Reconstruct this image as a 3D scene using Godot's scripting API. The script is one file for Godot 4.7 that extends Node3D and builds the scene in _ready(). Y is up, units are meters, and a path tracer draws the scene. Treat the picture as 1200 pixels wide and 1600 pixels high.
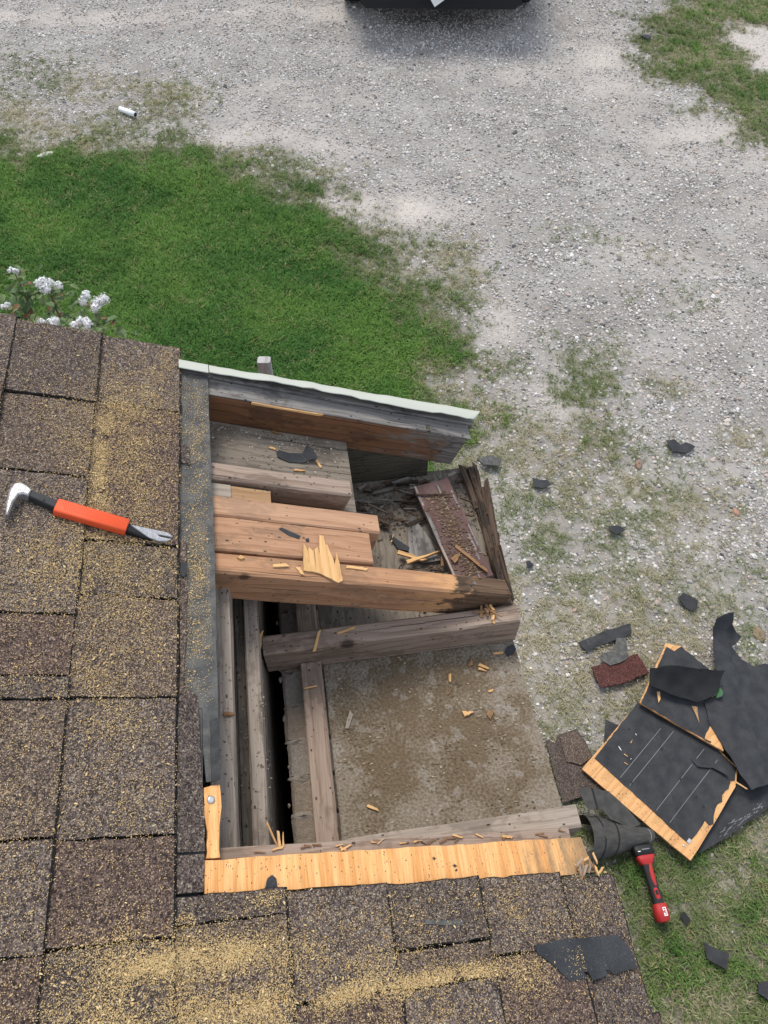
extends Node3D

const CAM_H := 3.35
const YAW := 8.43          # the eave runs 8.43 degrees off the view
const PITCH := 22.62       # 5 in 12 roof
var rng := RandomNumberGenerator.new()
var house: Node3D
var RT: Transform3D        # roof frame inside the house: x down the slope, y off the roof, z = -a
var M := {}
var nz := FastNoiseLite.new()
var nz2 := FastNoiseLite.new()
var used := {}

# ------------------------------------------------------------------ helpers
func lin(r: float, g: float, b: float) -> Color:
	return Color(r, g, b).linear_to_srgb()

func numbered(called: String) -> String:
	var n: int = used.get(called, -1) + 1
	used[called] = n
	return called if n == 0 else "%s_%03d" % [called, n]

func tag(o: Node, label: String, category: String, group := "") -> void:
	o.set_meta("label", label)
	o.set_meta("category", category)
	if group != "":
		o.set_meta("group", group)

func base(called: String, at: Vector3, label: String, category: String, group := "") -> Node3D:
	var o := Node3D.new()
	o.name = numbered(called)
	add_child(o)
	o.position = at
	tag(o, label, category, group)
	return o

func part(called: String, mesh: Mesh, m: Material, parent: Node, t := Transform3D()) -> MeshInstance3D:
	var o := MeshInstance3D.new()
	o.name = called
	o.mesh = mesh
	o.material_override = m
	o.transform = t
	parent.add_child(o, true)
	return o

func solo(called: String, mesh: Mesh, m: Material, t: Transform3D, label: String, category: String, group := "") -> MeshInstance3D:
	var o := MeshInstance3D.new()
	o.name = numbered(called)
	o.mesh = mesh
	o.material_override = m
	o.transform = t
	add_child(o)
	tag(o, label, category, group)
	return o

func setting(called: String, mesh: Mesh, m: Material) -> MeshInstance3D:
	var o := MeshInstance3D.new()
	o.name = called
	o.mesh = mesh
	o.material_override = m
	add_child(o)
	o.set_meta("kind", "structure")
	return o

func nst() -> SurfaceTool:
	var st := SurfaceTool.new()
	st.begin(Mesh.PRIMITIVE_TRIANGLES)
	return st

func tri(st: SurfaceTool, a: Vector3, b: Vector3, c: Vector3, out: Vector3, ua := Vector2.ZERO, ub := Vector2.ZERO, uc := Vector2.ZERO) -> void:
	if (c - a).cross(b - a).dot(out) < 0.0:
		var t := b
		b = c
		c = t
		var u := ub
		ub = uc
		uc = u
	st.set_uv(ua)
	st.add_vertex(a)
	st.set_uv(ub)
	st.add_vertex(b)
	st.set_uv(uc)
	st.add_vertex(c)

func quad(st: SurfaceTool, a: Vector3, b: Vector3, c: Vector3, d: Vector3, out: Vector3, ua := Vector2.ZERO, ub := Vector2.ZERO, uc := Vector2.ZERO, ud := Vector2.ZERO) -> void:
	tri(st, a, b, c, out, ua, ub, uc)
	tri(st, a, c, d, out, ua, uc, ud)

func fin(st: SurfaceTool) -> ArrayMesh:
	st.generate_normals()
	return st.commit()

func pts(a: Array) -> PackedVector2Array:
	var p := PackedVector2Array()
	for i in range(0, a.size(), 2):
		p.append(Vector2(a[i], a[i + 1]))
	return p

func va(a: Array) -> PackedVector2Array:        # (v, a) pairs of the roof to (x, z)
	var p := PackedVector2Array()
	for i in range(0, a.size(), 2):
		p.append(Vector2(a[i], -a[i + 1]))
	return p

func rough_poly(p: PackedVector2Array, step: float, amp: float) -> PackedVector2Array:
	var o := PackedVector2Array()
	for i in p.size():
		var a := p[i]
		var b := p[(i + 1) % p.size()]
		var n := maxi(1, int((b - a).length() / step))
		var nrm := (b - a).normalized().orthogonal()
		for k in n:
			var q := a.lerp(b, float(k) / n)
			o.append(q + nrm * rng.randf_range(-amp, amp) * (1.0 if k > 0 else 0.4))
	return o

func inset(poly: PackedVector2Array, ch: float) -> PackedVector2Array:
	var n := poly.size()
	var inn := PackedVector2Array()
	for i in n:
		var d0 := (poly[i] - poly[(i + n - 1) % n]).normalized()
		var d1 := (poly[(i + 1) % n] - poly[i]).normalized()
		var o := (d0.orthogonal() + d1.orthogonal()).normalized()
		var q := poly[i] + o * ch
		if not Geometry2D.is_point_in_polygon(q, poly):
			q = poly[i] - o * ch
		inn.append(q)
	return inn

# a sheet with an outline: h(x, z) is its underside
func slab(poly: PackedVector2Array, t: float, h: Callable, cell := 0.03, turn := 0.0, off := Vector2.ZERO, rim: Material = null, face: Material = null, bevel := 0.0, butt := 1e9) -> ArrayMesh:
	var st := nst()
	var lo := poly[0]
	var hi := poly[0]
	for q in poly:
		lo = lo.min(q)
		hi = hi.max(q)
	var inn := poly
	if bevel > 0.0:
		inn = inset(poly, bevel)
		for i in inn.size():
			inn[i].x = minf(inn[i].x, butt)
	var nx := maxi(1, ceili((hi.x - lo.x) / cell))
	var ny := maxi(1, ceili((hi.y - lo.y) / cell))
	var tops := []
	for i in nx:
		for j in ny:
			var x0 := lo.x + (hi.x - lo.x) * i / nx
			var x1 := lo.x + (hi.x - lo.x) * (i + 1) / nx
			var z0 := lo.y + (hi.y - lo.y) * j / ny
			var z1 := lo.y + (hi.y - lo.y) * (j + 1) / ny
			var c := PackedVector2Array([Vector2(x0, z0), Vector2(x1, z0), Vector2(x1, z1), Vector2(x0, z1)])
			for piece in Geometry2D.intersect_polygons(inn, c):
				var id := Geometry2D.triangulate_polygon(piece)
				for k in range(0, id.size(), 3):
					tops.append([piece[id[k]], piece[id[k + 1]], piece[id[k + 2]]])
	for side in [1, 0]:
		st.set_smooth_group(side)
		for tr in tops:
			var v := []
			for q in tr:
				v.append(Vector3(q.x, h.call(q.x, q.y) + t * side, q.y))
			tri(st, v[0], v[1], v[2], Vector3.UP if side else Vector3.DOWN, tr[0].rotated(turn) + off, tr[1].rotated(turn) + off, tr[2].rotated(turn) + off)
	var first: ArrayMesh = null
	if rim != null:
		first = fin(st)
		st = nst()
	st.set_smooth_group(-1)
	var cw := Geometry2D.is_polygon_clockwise(poly)
	for i in poly.size():
		var a := poly[i]
		var b := poly[(i + 1) % poly.size()]
		var n := maxi(1, int((b - a).length() / cell))
		var o2 := (b - a).orthogonal() * (1.0 if cw else -1.0)
		if Geometry2D.is_point_in_polygon((a + b) * 0.5 + o2.normalized() * 0.0004, poly):
			o2 = -o2
		for k in n:
			var p := a.lerp(b, float(k) / n)
			var q := a.lerp(b, float(k + 1) / n)
			var hp: float = h.call(p.x, p.y)
			var hq: float = h.call(q.x, q.y)
			var u := p.rotated(turn) + off
			var w := q.rotated(turn) + off
			var tt := t if bevel == 0.0 else t * .45
			quad(st, Vector3(p.x, hp, p.y), Vector3(q.x, hq, q.y), Vector3(q.x, hq + tt, q.y), Vector3(p.x, hp + tt, p.y), Vector3(o2.x, 0, o2.y), u, w, w + Vector2(0, t), u + Vector2(0, t))
			if bevel > 0.0:
				var ip := inn[i].lerp(inn[(i + 1) % poly.size()], float(k) / n)
				var iq := inn[i].lerp(inn[(i + 1) % poly.size()], float(k + 1) / n)
				quad(st, Vector3(p.x, hp + tt, p.y), Vector3(q.x, hq + tt, q.y), Vector3(iq.x, h.call(iq.x, iq.y) + t, iq.y), Vector3(ip.x, h.call(ip.x, ip.y) + t, ip.y), Vector3(o2.normalized().x, 1, o2.normalized().y), u, w, w, u)
	if rim != null:
		st.generate_normals()
		st.commit(first)
		first.surface_set_material(0, face)
		first.surface_set_material(1, rim)
		return first
	return fin(st)

# a sawn timber: length along x from x0 to x1, chamfered, very slightly uneven; shear moves the upper edge of an end along x
func timber(x0: float, x1: float, y0: float, y1: float, z0: float, z1: float, ch := 0.0025, wob := 0.0006, shear0 := 0.0, shear1 := 0.0, rag := 0.0, uo := Vector2(-1, -1)) -> ArrayMesh:
	var st := nst()
	st.set_smooth_group(-1)
	var sec := [Vector2(y0, z0 + ch), Vector2(y0, z1 - ch), Vector2(y0 + ch, z1), Vector2(y1 - ch, z1), Vector2(y1, z1 - ch), Vector2(y1, z0 + ch), Vector2(y1 - ch, z0), Vector2(y0 + ch, z0)]
	var n := clampi(int((x1 - x0) / 0.06), 2, 24)
	if uo.x < 0.0:
		uo = Vector2(-x0 + rng.randf() * maxf(0.0, .97 - (x1 - x0)) if x1 - x0 < 1.0 else .99 - x1, rng.randf())
	var rings := []
	var mid := Vector3(0, (y0 + y1) * 0.5, (z0 + z1) * 0.5)
	for i in n + 1:
		var f := float(i) / n
		var r := []
		for s in sec:
			var x := lerpf(x0, x1, f)
			var k: float = (s.x - y0) / (y1 - y0)
			x += lerpf(shear0, shear1, f) * k
			if rag > 0.0 and i == n:
				x += rng.randf_range(-rag, rag)
			r.append(Vector3(x, s.x + rng.randf_range(-wob, wob), s.y + rng.randf_range(-wob, wob)))
		rings.append(r)
	var per := [0.0]
	for k in 8:
		per.append(per[k] + (sec[(k + 1) % 8] - sec[k]).length())
	for i in n:
		for k in 8:
			var a: Vector3 = rings[i][k]
			var b: Vector3 = rings[i][(k + 1) % 8]
			var c: Vector3 = rings[i + 1][(k + 1) % 8]
			var d: Vector3 = rings[i + 1][k]
			var out := (a + c) * 0.5 - mid
			out.x = 0
			quad(st, a, b, c, d, out, Vector2(a.x, per[k]) + uo, Vector2(b.x, per[k + 1]) + uo, Vector2(c.x, per[k + 1]) + uo, Vector2(d.x, per[k]) + uo)
	for e in [0, n]:
		for k in range(1, 7):
			var a: Vector3 = rings[e][0]
			var b: Vector3 = rings[e][k]
			var c: Vector3 = rings[e][k + 1]
			tri(st, a, b, c, Vector3(1 if e else -1, 0, 0), Vector2(a.y * 0.25, a.z) + uo, Vector2(b.y * 0.25, b.z) + uo, Vector2(c.y * 0.25, c.z) + uo)
	return fin(st)

func along_z(at := Vector3.ZERO) -> Transform3D:   # turns a timber so that its length runs up the eave (towards -z)
	return Transform3D(Basis(Vector3(0, 0, -1), Vector3(0, 1, 0), Vector3(1, 0, 0)), at)

# outline with chamfered upper rim, lying in x, z
func prism(poly: PackedVector2Array, y0: float, y1: float, ch: float, dip: Variant = null) -> ArrayMesh:
	var st := nst()
	st.set_smooth_group(-1)
	if not Geometry2D.is_polygon_clockwise(poly):
		poly.reverse()
	var n := poly.size()
	var inn := PackedVector2Array()
	for i in n:
		var d0 := (poly[i] - poly[(i + n - 1) % n]).normalized()
		var d1 := (poly[(i + 1) % n] - poly[i]).normalized()
		var o := (d0.orthogonal() + d1.orthogonal()).normalized()
		var q := poly[i] + o * ch
		if not Geometry2D.is_point_in_polygon(q, poly):
			q = poly[i] - o * ch
		inn.append(q)
	var top := func(q: Vector2) -> float: return y1 + (dip.call(q) if dip != null else 0.0)
	var id := Geometry2D.triangulate_polygon(inn)
	for k in range(0, id.size(), 3):
		var a := inn[id[k]]
		var b := inn[id[k + 1]]
		var c := inn[id[k + 2]]
		tri(st, Vector3(a.x, top.call(a), a.y), Vector3(b.x, top.call(b), b.y), Vector3(c.x, top.call(c), c.y), Vector3.UP, a, b, c)
	var ctr := Vector2.ZERO
	for i in n:
		var a := poly[i]
		var b := poly[(i + 1) % n]
		var ia := inn[i]
		var ib := inn[(i + 1) % n]
		var o2 := ((a + b) - (ia + ib))
		var out := Vector3(o2.x, 0.0, o2.y)
		var ya: float = top.call(a) - ch
		var yb: float = top.call(b) - ch
		quad(st, Vector3(a.x, ya, a.y), Vector3(b.x, yb, b.y), Vector3(ib.x, top.call(ib), ib.y), Vector3(ia.x, top.call(ia), ia.y), out + Vector3.UP * o2.length(), a, b, ib, ia)
		quad(st, Vector3(a.x, y0, a.y), Vector3(b.x, y0, b.y), Vector3(b.x, yb, b.y), Vector3(a.x, ya, a.y), out, a, b, b + Vector2(0, .01), a + Vector2(0, .01))
	return fin(st)

# closed loft of super-ellipse rings along x: each ring [x, cy, cz, ry, rz, power]
func loft(rings: Array, seg := 20) -> ArrayMesh:
	var st := nst()
	st.set_smooth_group(0)
	var rs := []
	for r in rings:
		var ring := []
		for k in seg:
			var t := TAU * k / seg
			var e: float = 2.0 / r[5]
			ring.append(Vector3(r[0], r[1] + r[3] * sign(sin(t)) * pow(absf(sin(t)), e), r[2] + r[4] * sign(cos(t)) * pow(absf(cos(t)), e)))
		rs.append(ring)
	for i in rs.size() - 1:
		var c := Vector3(0, (rings[i][1] + rings[i + 1][1]) * 0.5, (rings[i][2] + rings[i + 1][2]) * 0.5)
		for k in seg:
			var k1 := (k + 1) % seg
			var out: Vector3 = (rs[i][k] + rs[i + 1][k1]) * 0.5 - c
			out.x = (rings[i][3] - rings[i + 1][3]) * 0.3
			quad(st, rs[i][k], rs[i][k1], rs[i + 1][k1], rs[i + 1][k], out)
	st.set_smooth_group(1)
	for e in [0, rs.size() - 1]:
		var c := Vector3(rings[e][0], rings[e][1], rings[e][2])
		for k in seg:
			tri(st, c, rs[e][k], rs[e][(k + 1) % seg], Vector3(1 if e else -1, 0, 0))
	return fin(st)

func tube(path: Array, r0: float, r1: float, seg := 6) -> ArrayMesh:
	var st := nst()
	tube_into(st, path, r0, r1, seg)
	return fin(st)

func tube_into(st: SurfaceTool, path: Array, r0: float, r1: float, seg := 6) -> void:
	st.set_smooth_group(0)
	var rs := []
	for i in path.size():
		var d: Vector3 = (path[mini(i + 1, path.size() - 1)] - path[maxi(i - 1, 0)]).normalized()
		var u := d.cross(Vector3(0.31, 0.2, 0.93)).normalized()
		var w := d.cross(u)
		var r := lerpf(r0, r1, float(i) / (path.size() - 1))
		var ring := []
		for k in seg:
			ring.append(path[i] + (u * cos(TAU * k / seg) + w * sin(TAU * k / seg)) * r)
		rs.append(ring)
	for i in path.size() - 1:
		for k in seg:
			var k1 := (k + 1) % seg
			quad(st, rs[i][k], rs[i][k1], rs[i + 1][k1], rs[i + 1][k], rs[i][k] + rs[i + 1][k1] - path[i] - path[i + 1])
	for e in [0, path.size() - 1]:
		var dir: Vector3 = path[0] - path[1] if e == 0 else path[e] - path[e - 1]
		for k in range(1, seg - 1):
			tri(st, rs[e][0], rs[e][k], rs[e][k + 1], dir)

# ------------------------------------------------------------------ materials
func std(c: Color, rough := 0.9) -> StandardMaterial3D:
	var m := StandardMaterial3D.new()
	m.albedo_color = c
	m.roughness = rough
	m.metallic_specular = 0.35
	return m

func textured(im: Image, hm: Image, scale: Vector2, relief: float, rough := 0.9) -> StandardMaterial3D:
	var m := std(Color.WHITE, rough)
	m.albedo_texture = ImageTexture.create_from_image(im)
	if hm != null:
		m.heightmap_enabled = true
		m.heightmap_texture = ImageTexture.create_from_image(hm)
		m.heightmap_scale = relief
	m.uv1_scale = Vector3(scale.x, scale.y, 1)
	return m

func tinted(m: StandardMaterial3D, c: Color) -> StandardMaterial3D:
	var o: StandardMaterial3D = m.duplicate()
	o.albedo_color = c
	return o

# wood with the grain along u: c0 early wood, c1 late wood, c2 stains; the picture stands for 1.0 x 0.25 m
func wood(sd: int, c0: Color, c1: Color, c2: Color, rings: float, stain: float, specks: int, knots: int, streak := 0.5) -> Array:
	var w := 768
	var h := 192
	var n := FastNoiseLite.new()
	n.seed = sd
	n.frequency = 1.0
	n.fractal_octaves = 3
	var f := FastNoiseLite.new()
	f.seed = sd + 7
	f.frequency = 1.0
	f.fractal_octaves = 2
	var im := Image.create(w, h, false, Image.FORMAT_RGB8)
	var hm := Image.create(w, h, false, Image.FORMAT_L8)
	var kn := []
	var r := RandomNumberGenerator.new()
	r.seed = sd
	for k in knots:
		kn.append(Vector3(r.randf_range(60, w - 60), r.randf_range(30, h - 30), r.randf_range(7, 14)))
	for y in h:
		for x in w:
			var u := x / 768.0
			var v := y / 768.0
			var dv := 0.0
			var dark := 0.0
			for k in kn:
				var dx: float = (x - k.x) / (k.z * 3.0)
				var dy: float = (y - k.y) / k.z
				var e := exp(-(dx * dx + dy * dy * 0.5))
				dv += e * 0.02 * signf(y - k.y)
				dark = maxf(dark, smoothstep(1.2, 0.5, sqrt(dx * dx * 8.0 + dy * dy)))
			var g := (v - dv + n.get_noise_2d(u * 2.2, v * 9.0) * 0.02) * rings
			var s := g - floorf(g)
			s = s * s * s
			var fine := f.get_noise_2d(u * 9.0, v * 420.0)
			var t := clampf(s * 0.75 + fine * streak + 0.12, 0.0, 1.0)
			var c := c0.lerp(c1, t)
			var st := smoothstep(0.05, 0.5, f.get_noise_2d(u * 5.0 + 40.0, v * 11.0) + 0.35 * f.get_noise_2d(u * 40.0, v * 70.0 + 9.0))
			c = c.lerp(c2, st * stain)
			c = c.lerp(c2 * 0.35, dark * 0.9)
			im.set_pixel(x, y, c.linear_to_srgb())
			hm.set_pixel(x, y, Color.from_hsv(0, 0, clampf(0.55 - t * 0.35 - dark * 0.2 + fine * 0.15, 0, 1)))
	for k in 9:
		var cx := r.randf_range(0, w * .8)
		var cy := r.randf_range(6, h - 6)
		var cl := r.randf_range(60, 330)
		var sl := r.randf_range(-.012, .012)
		for e in int(cl):
			cy += sl + r.randf_range(-.12, .12)
			var px := int(cx + e)
			if px < w and cy > 1 and cy < h - 2:
				var th := sin(PI * e / cl)
				im.set_pixel(px, int(cy), im.get_pixel(px, int(cy)).lerp((c2 * .2).linear_to_srgb(), th))
				hm.set_pixel(px, int(cy), Color.BLACK)
	for k in specks:
		var sx := r.randi_range(2, w - 8)
		var sy := r.randi_range(2, h - 5)
		im.fill_rect(Rect2i(sx, sy, r.randi_range(1, 4), r.randi_range(1, 2)), (c2 * r.randf_range(0.15, 0.5)).linear_to_srgb())
	return [im, hm]

func wood_mat(sd: int, c0: Color, c1: Color, c2: Color, rings := 60.0, stain := 0.4, specks := 160, knots := 1, relief := 0.12, streak := 0.5) -> StandardMaterial3D:
	var a := wood(sd, c0, c1, c2, rings, stain, specks, knots, streak)
	return textured(a[0], a[1], Vector2(1.0, 4.0), relief, 0.85)

func granules() -> StandardMaterial3D:
	var s := 1024
	var cn := FastNoiseLite.new()
	cn.seed = 5
	cn.noise_type = FastNoiseLite.TYPE_CELLULAR
	cn.cellular_return_type = FastNoiseLite.RETURN_CELL_VALUE
	cn.frequency = 0.58
	cn.fractal_type = FastNoiseLite.FRACTAL_NONE
	var a := cn.get_image(s, s, false, false, false).get_data()
	cn.seed = 6
	cn.frequency = 0.2
	var b := cn.get_image(s, s, false, false, false).get_data()
	var pal := [Color(.022, .0165, .015), Color(.060, .044, .039), Color(.096, .072, .062), Color(.150, .117, .097), Color(.25, .205, .16), Color(.38, .33, .27)]
	var pb := []
	for c in pal:
		pb.append(c.linear_to_srgb())
	var out := PackedByteArray()
	out.resize(s * s * 3)
	var hh := PackedByteArray()
	hh.resize(s * s)
	for i in s * s:
		var v := a[i]
		var k := 0 if v < 46 else 1 if v < 112 else 2 if v < 186 else 3 if v < 238 else 4 if v < 252 else 5
		if b[i] > 226:
			k = mini(k + 1, 5)
		elif b[i] < 40:
			k = maxi(k - 1, 0)
		var c: Color = pb[k]
		out[i * 3] = c.r8
		out[i * 3 + 1] = c.g8
		out[i * 3 + 2] = c.b8
		hh[i] = (v * 3 + b[i]) / 4
	var m := textured(Image.create_from_data(s, s, false, Image.FORMAT_RGB8, out), Image.create_from_data(s, s, false, Image.FORMAT_L8, hh), Vector2(1.3, 1.3), 0.07, 0.92)
	return m

func mottled(sd: int, size: float, c0: Color, c1: Color, c2: Color, f1: float, f2: float, relief: float, rough: float, specks := 0, speck := Color.WHITE) -> StandardMaterial3D:
	var s := 512
	var n := FastNoiseLite.new()
	n.seed = sd
	n.frequency = f1
	n.fractal_octaves = 4
	var f := FastNoiseLite.new()
	f.seed = sd + 3
	f.frequency = f2
	f.fractal_octaves = 2
	var im := Image.create(s, s, false, Image.FORMAT_RGB8)
	var hm := Image.create(s, s, false, Image.FORMAT_L8)
	for y in s:
		for x in s:
			var t := clampf(0.5 + n.get_noise_2d(x, y) * 1.1, 0, 1)
			var g := f.get_noise_2d(x, y)
			var c := c0.lerp(c1, t).lerp(c2, clampf(g * 1.3, 0, 1))
			im.set_pixel(x, y, c.linear_to_srgb())
			hm.set_pixel(x, y, Color.from_hsv(0, 0, clampf(0.5 + g * 0.4 + (t - 0.5) * 0.3, 0, 1)))
	var r := RandomNumberGenerator.new()
	r.seed = sd
	for k in specks:
		im.fill_rect(Rect2i(r.randi_range(1, s - 4), r.randi_range(1, s - 4), r.randi_range(1, 2), r.randi_range(1, 2)), (speck * r.randf_range(0.5, 1.1)).linear_to_srgb())
	return textured(im, hm, Vector2(1.0 / size, 1.0 / size), relief, rough)

# the dusty soffit sheet: 0.5 m x 0.5 m, dirt settled in patches, pale lumps, weathered grain
func soffit_mat() -> StandardMaterial3D:
	var s := 768
	var n := FastNoiseLite.new()
	n.seed = 31
	n.frequency = 0.006
	n.fractal_octaves = 5
	var f := FastNoiseLite.new()
	f.seed = 32
	f.frequency = 0.09
	f.fractal_octaves = 3
	var g := FastNoiseLite.new()
	g.seed = 33
	g.frequency = 1.0
	var im := Image.create(s, s, false, Image.FORMAT_RGB8)
	var hm := Image.create(s, s, false, Image.FORMAT_L8)
	var grey := Color(.185, .152, .115)
	var dirt := Color(.112, .080, .048)
	var pale := Color(.27, .245, .215)
	for y in s:
		for x in s:
			var big := n.get_noise_2d(x, y)
			var fine := f.get_noise_2d(x, y)
			var grain := g.get_noise_2d(x * 0.35, y * 0.02)
			var q := Vector2(x / 768.0 - 0.42, y / 768.0 - 0.45)
			var d := smoothstep(0.30, -0.25, q.length() - 0.32 + big * 0.55 + fine * 0.22)
			var c := grey.lerp(Color(.2, .17, .14), clampf(grain * 1.2 + 0.25, 0, 1) * 0.6).lerp(dirt, d * 0.9)
			c = c.lerp(pale, smoothstep(0.26, 0.40, n.get_noise_2d(x * 2.3 + 900, y * 2.3)) * 0.38)
			c *= 1.0 + fine * 0.32
			im.set_pixel(x, y, c.linear_to_srgb())
			hm.set_pixel(x, y, Color.from_hsv(0, 0, clampf(0.4 + fine * 0.5 + grain * 0.1, 0, 1)))
	var r := RandomNumberGenerator.new()
	r.seed = 34
	for k in 900:
		im.fill_rect(Rect2i(r.randi_range(1, s - 4), r.randi_range(1, s - 4), r.randi_range(1, 2), r.randi_range(1, 2)), (Color(.42, .36, .27) * r.randf_range(0.2, 1.0)).linear_to_srgb())
	var m := textured(im, hm, Vector2(2.0, 2.0), 0.25, 0.95)
	return m

# the plywood left at the edge of the opening: its face grain runs across the strip; the eave end has weathered grey
func ply_strip() -> StandardMaterial3D:
	var w := 1024
	var h := 96
	var n := FastNoiseLite.new()
	n.seed = 61
	n.frequency = 1.0
	n.fractal_octaves = 4
	var im := Image.create(w, h, false, Image.FORMAT_RGB8)
	var hm := Image.create(w, h, false, Image.FORMAT_L8)
	for y in h:
		for x in w:
			var u := x / 1024.0
			var v := y / 96.0
			var uu := u + n.get_noise_2d(u * 6.0, v * .35) * .006
			var band := n.get_noise_2d(uu * 34.0, v * .25)
			var fine := n.get_noise_2d(uu * 260.0, v * .8 + 50.0)
			var ring := clampf(.5 + n.get_noise_2d(uu * 75.0 + 31.0, v * .16) * .9, 0, 1)
			var c := Color(.66, .365, .15).lerp(Color(.55, .25, .082), clampf(.45 + band * 1.2, 0, 1))
			c = c.lerp(Color(.70, .43, .20), pow(ring, 3.0) * .6)
			c *= 1.0 + fine * .3
			var g := smoothstep(.72, .98, u + n.get_noise_2d(uu * 26.0, v * .5 + 9.0) * .22 + n.get_noise_2d(uu * 120.0, v * 5.0) * .06)
			c = c.lerp(Color(.21, .145, .085), g * .8)
			im.set_pixel(x, y, c.linear_to_srgb())
			hm.set_pixel(x, y, Color.from_hsv(0, 0, clampf(.5 + fine * .4, 0, 1)))
	var r := RandomNumberGenerator.new()
	r.seed = 62
	for k in 330:
		im.fill_rect(Rect2i(r.randi_range(2, w - 4), r.randi_range(2, h - 4), r.randi_range(1, 2), r.randi_range(1, 3)), Color(.08, .05, .03).linear_to_srgb())
	for q in [[548, 30, 5], [600, 50, 6], [602, 60, 4]]:
		for e in 120:
			var dd: Vector2 = Vector2(r.randfn(0, .45), r.randfn(0, .45)) * q[2]
			im.set_pixel(clampi(q[0] + int(dd.x), 0, w - 1), clampi(q[1] + int(dd.y * .8), 0, h - 1), Color(.02, .014, .01).linear_to_srgb())
	return textured(im, hm, Vector2(1.0 / .62, 1.0 / .058), .05, .85)

# brown inside, weathered to grey towards the eave; u runs with the board, 1.2 m
func weathered_barge() -> StandardMaterial3D:
	var a := wood(16, Color(.175, .082, .040), Color(.10, .045, .021), Color(.055, .029, .017), 50, 0.6, 200, 2, .7)
	var b := wood(66, Color(.185, .165, .15), Color(.085, .075, .07), Color(.035, .03, .028), 60, 0.6, 200, 1, .8)
	var n := FastNoiseLite.new()
	n.seed = 67
	n.frequency = 1.0
	n.fractal_octaves = 4
	var im: Image = a[0]
	for y in 192:
		for x in 768:
			var u := x / 768.0
			var t := smoothstep(.82, .98, u + n.get_noise_2d(u * 9.0, y * .02) * .14 + n.get_noise_2d(u * 30.0, y * .25) * .10)
			im.set_pixel(x, y, im.get_pixel(x, y).lerp((b[0] as Image).get_pixel(x, y), t))
	return textured(im, a[1], Vector2(1.0 / 1.2, 4.0), .14, .85)

# the long rafter: sound wood that turns to dark rot at its tail, with a ragged pale border
func rafter_rot() -> StandardMaterial3D:
	var a := wood(12, Color(.385, .212, .118), Color(.255, .127, .066), Color(.17, .103, .065), 34, 0.45, 240, 2, .7)
	var b := wood(68, Color(.105, .066, .042), Color(.04, .025, .017), Color(.015, .012, .01), 70, 0.7, 400, 1, .9)
	var n := FastNoiseLite.new()
	n.seed = 69
	n.frequency = 1.0
	n.fractal_octaves = 4
	var im: Image = a[0]
	for y in 192:
		for x in 768:
			var u := x / 768.0
			var q := u + n.get_noise_2d(u * 14.0, y * .035) * .07 + n.get_noise_2d(u * 60.0, y * .4) * .02
			var c := im.get_pixel(x, y)
			c = c.lerp(Color(.62, .33, .13).linear_to_srgb(), smoothstep(.60, .69, q) * .45)
			im.set_pixel(x, y, c.lerp((b[0] as Image).get_pixel(x, y), smoothstep(.695, .72, q) * .92))
	return textured(im, a[1], Vector2(1.0, 4.0), .16, .85)

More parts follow.
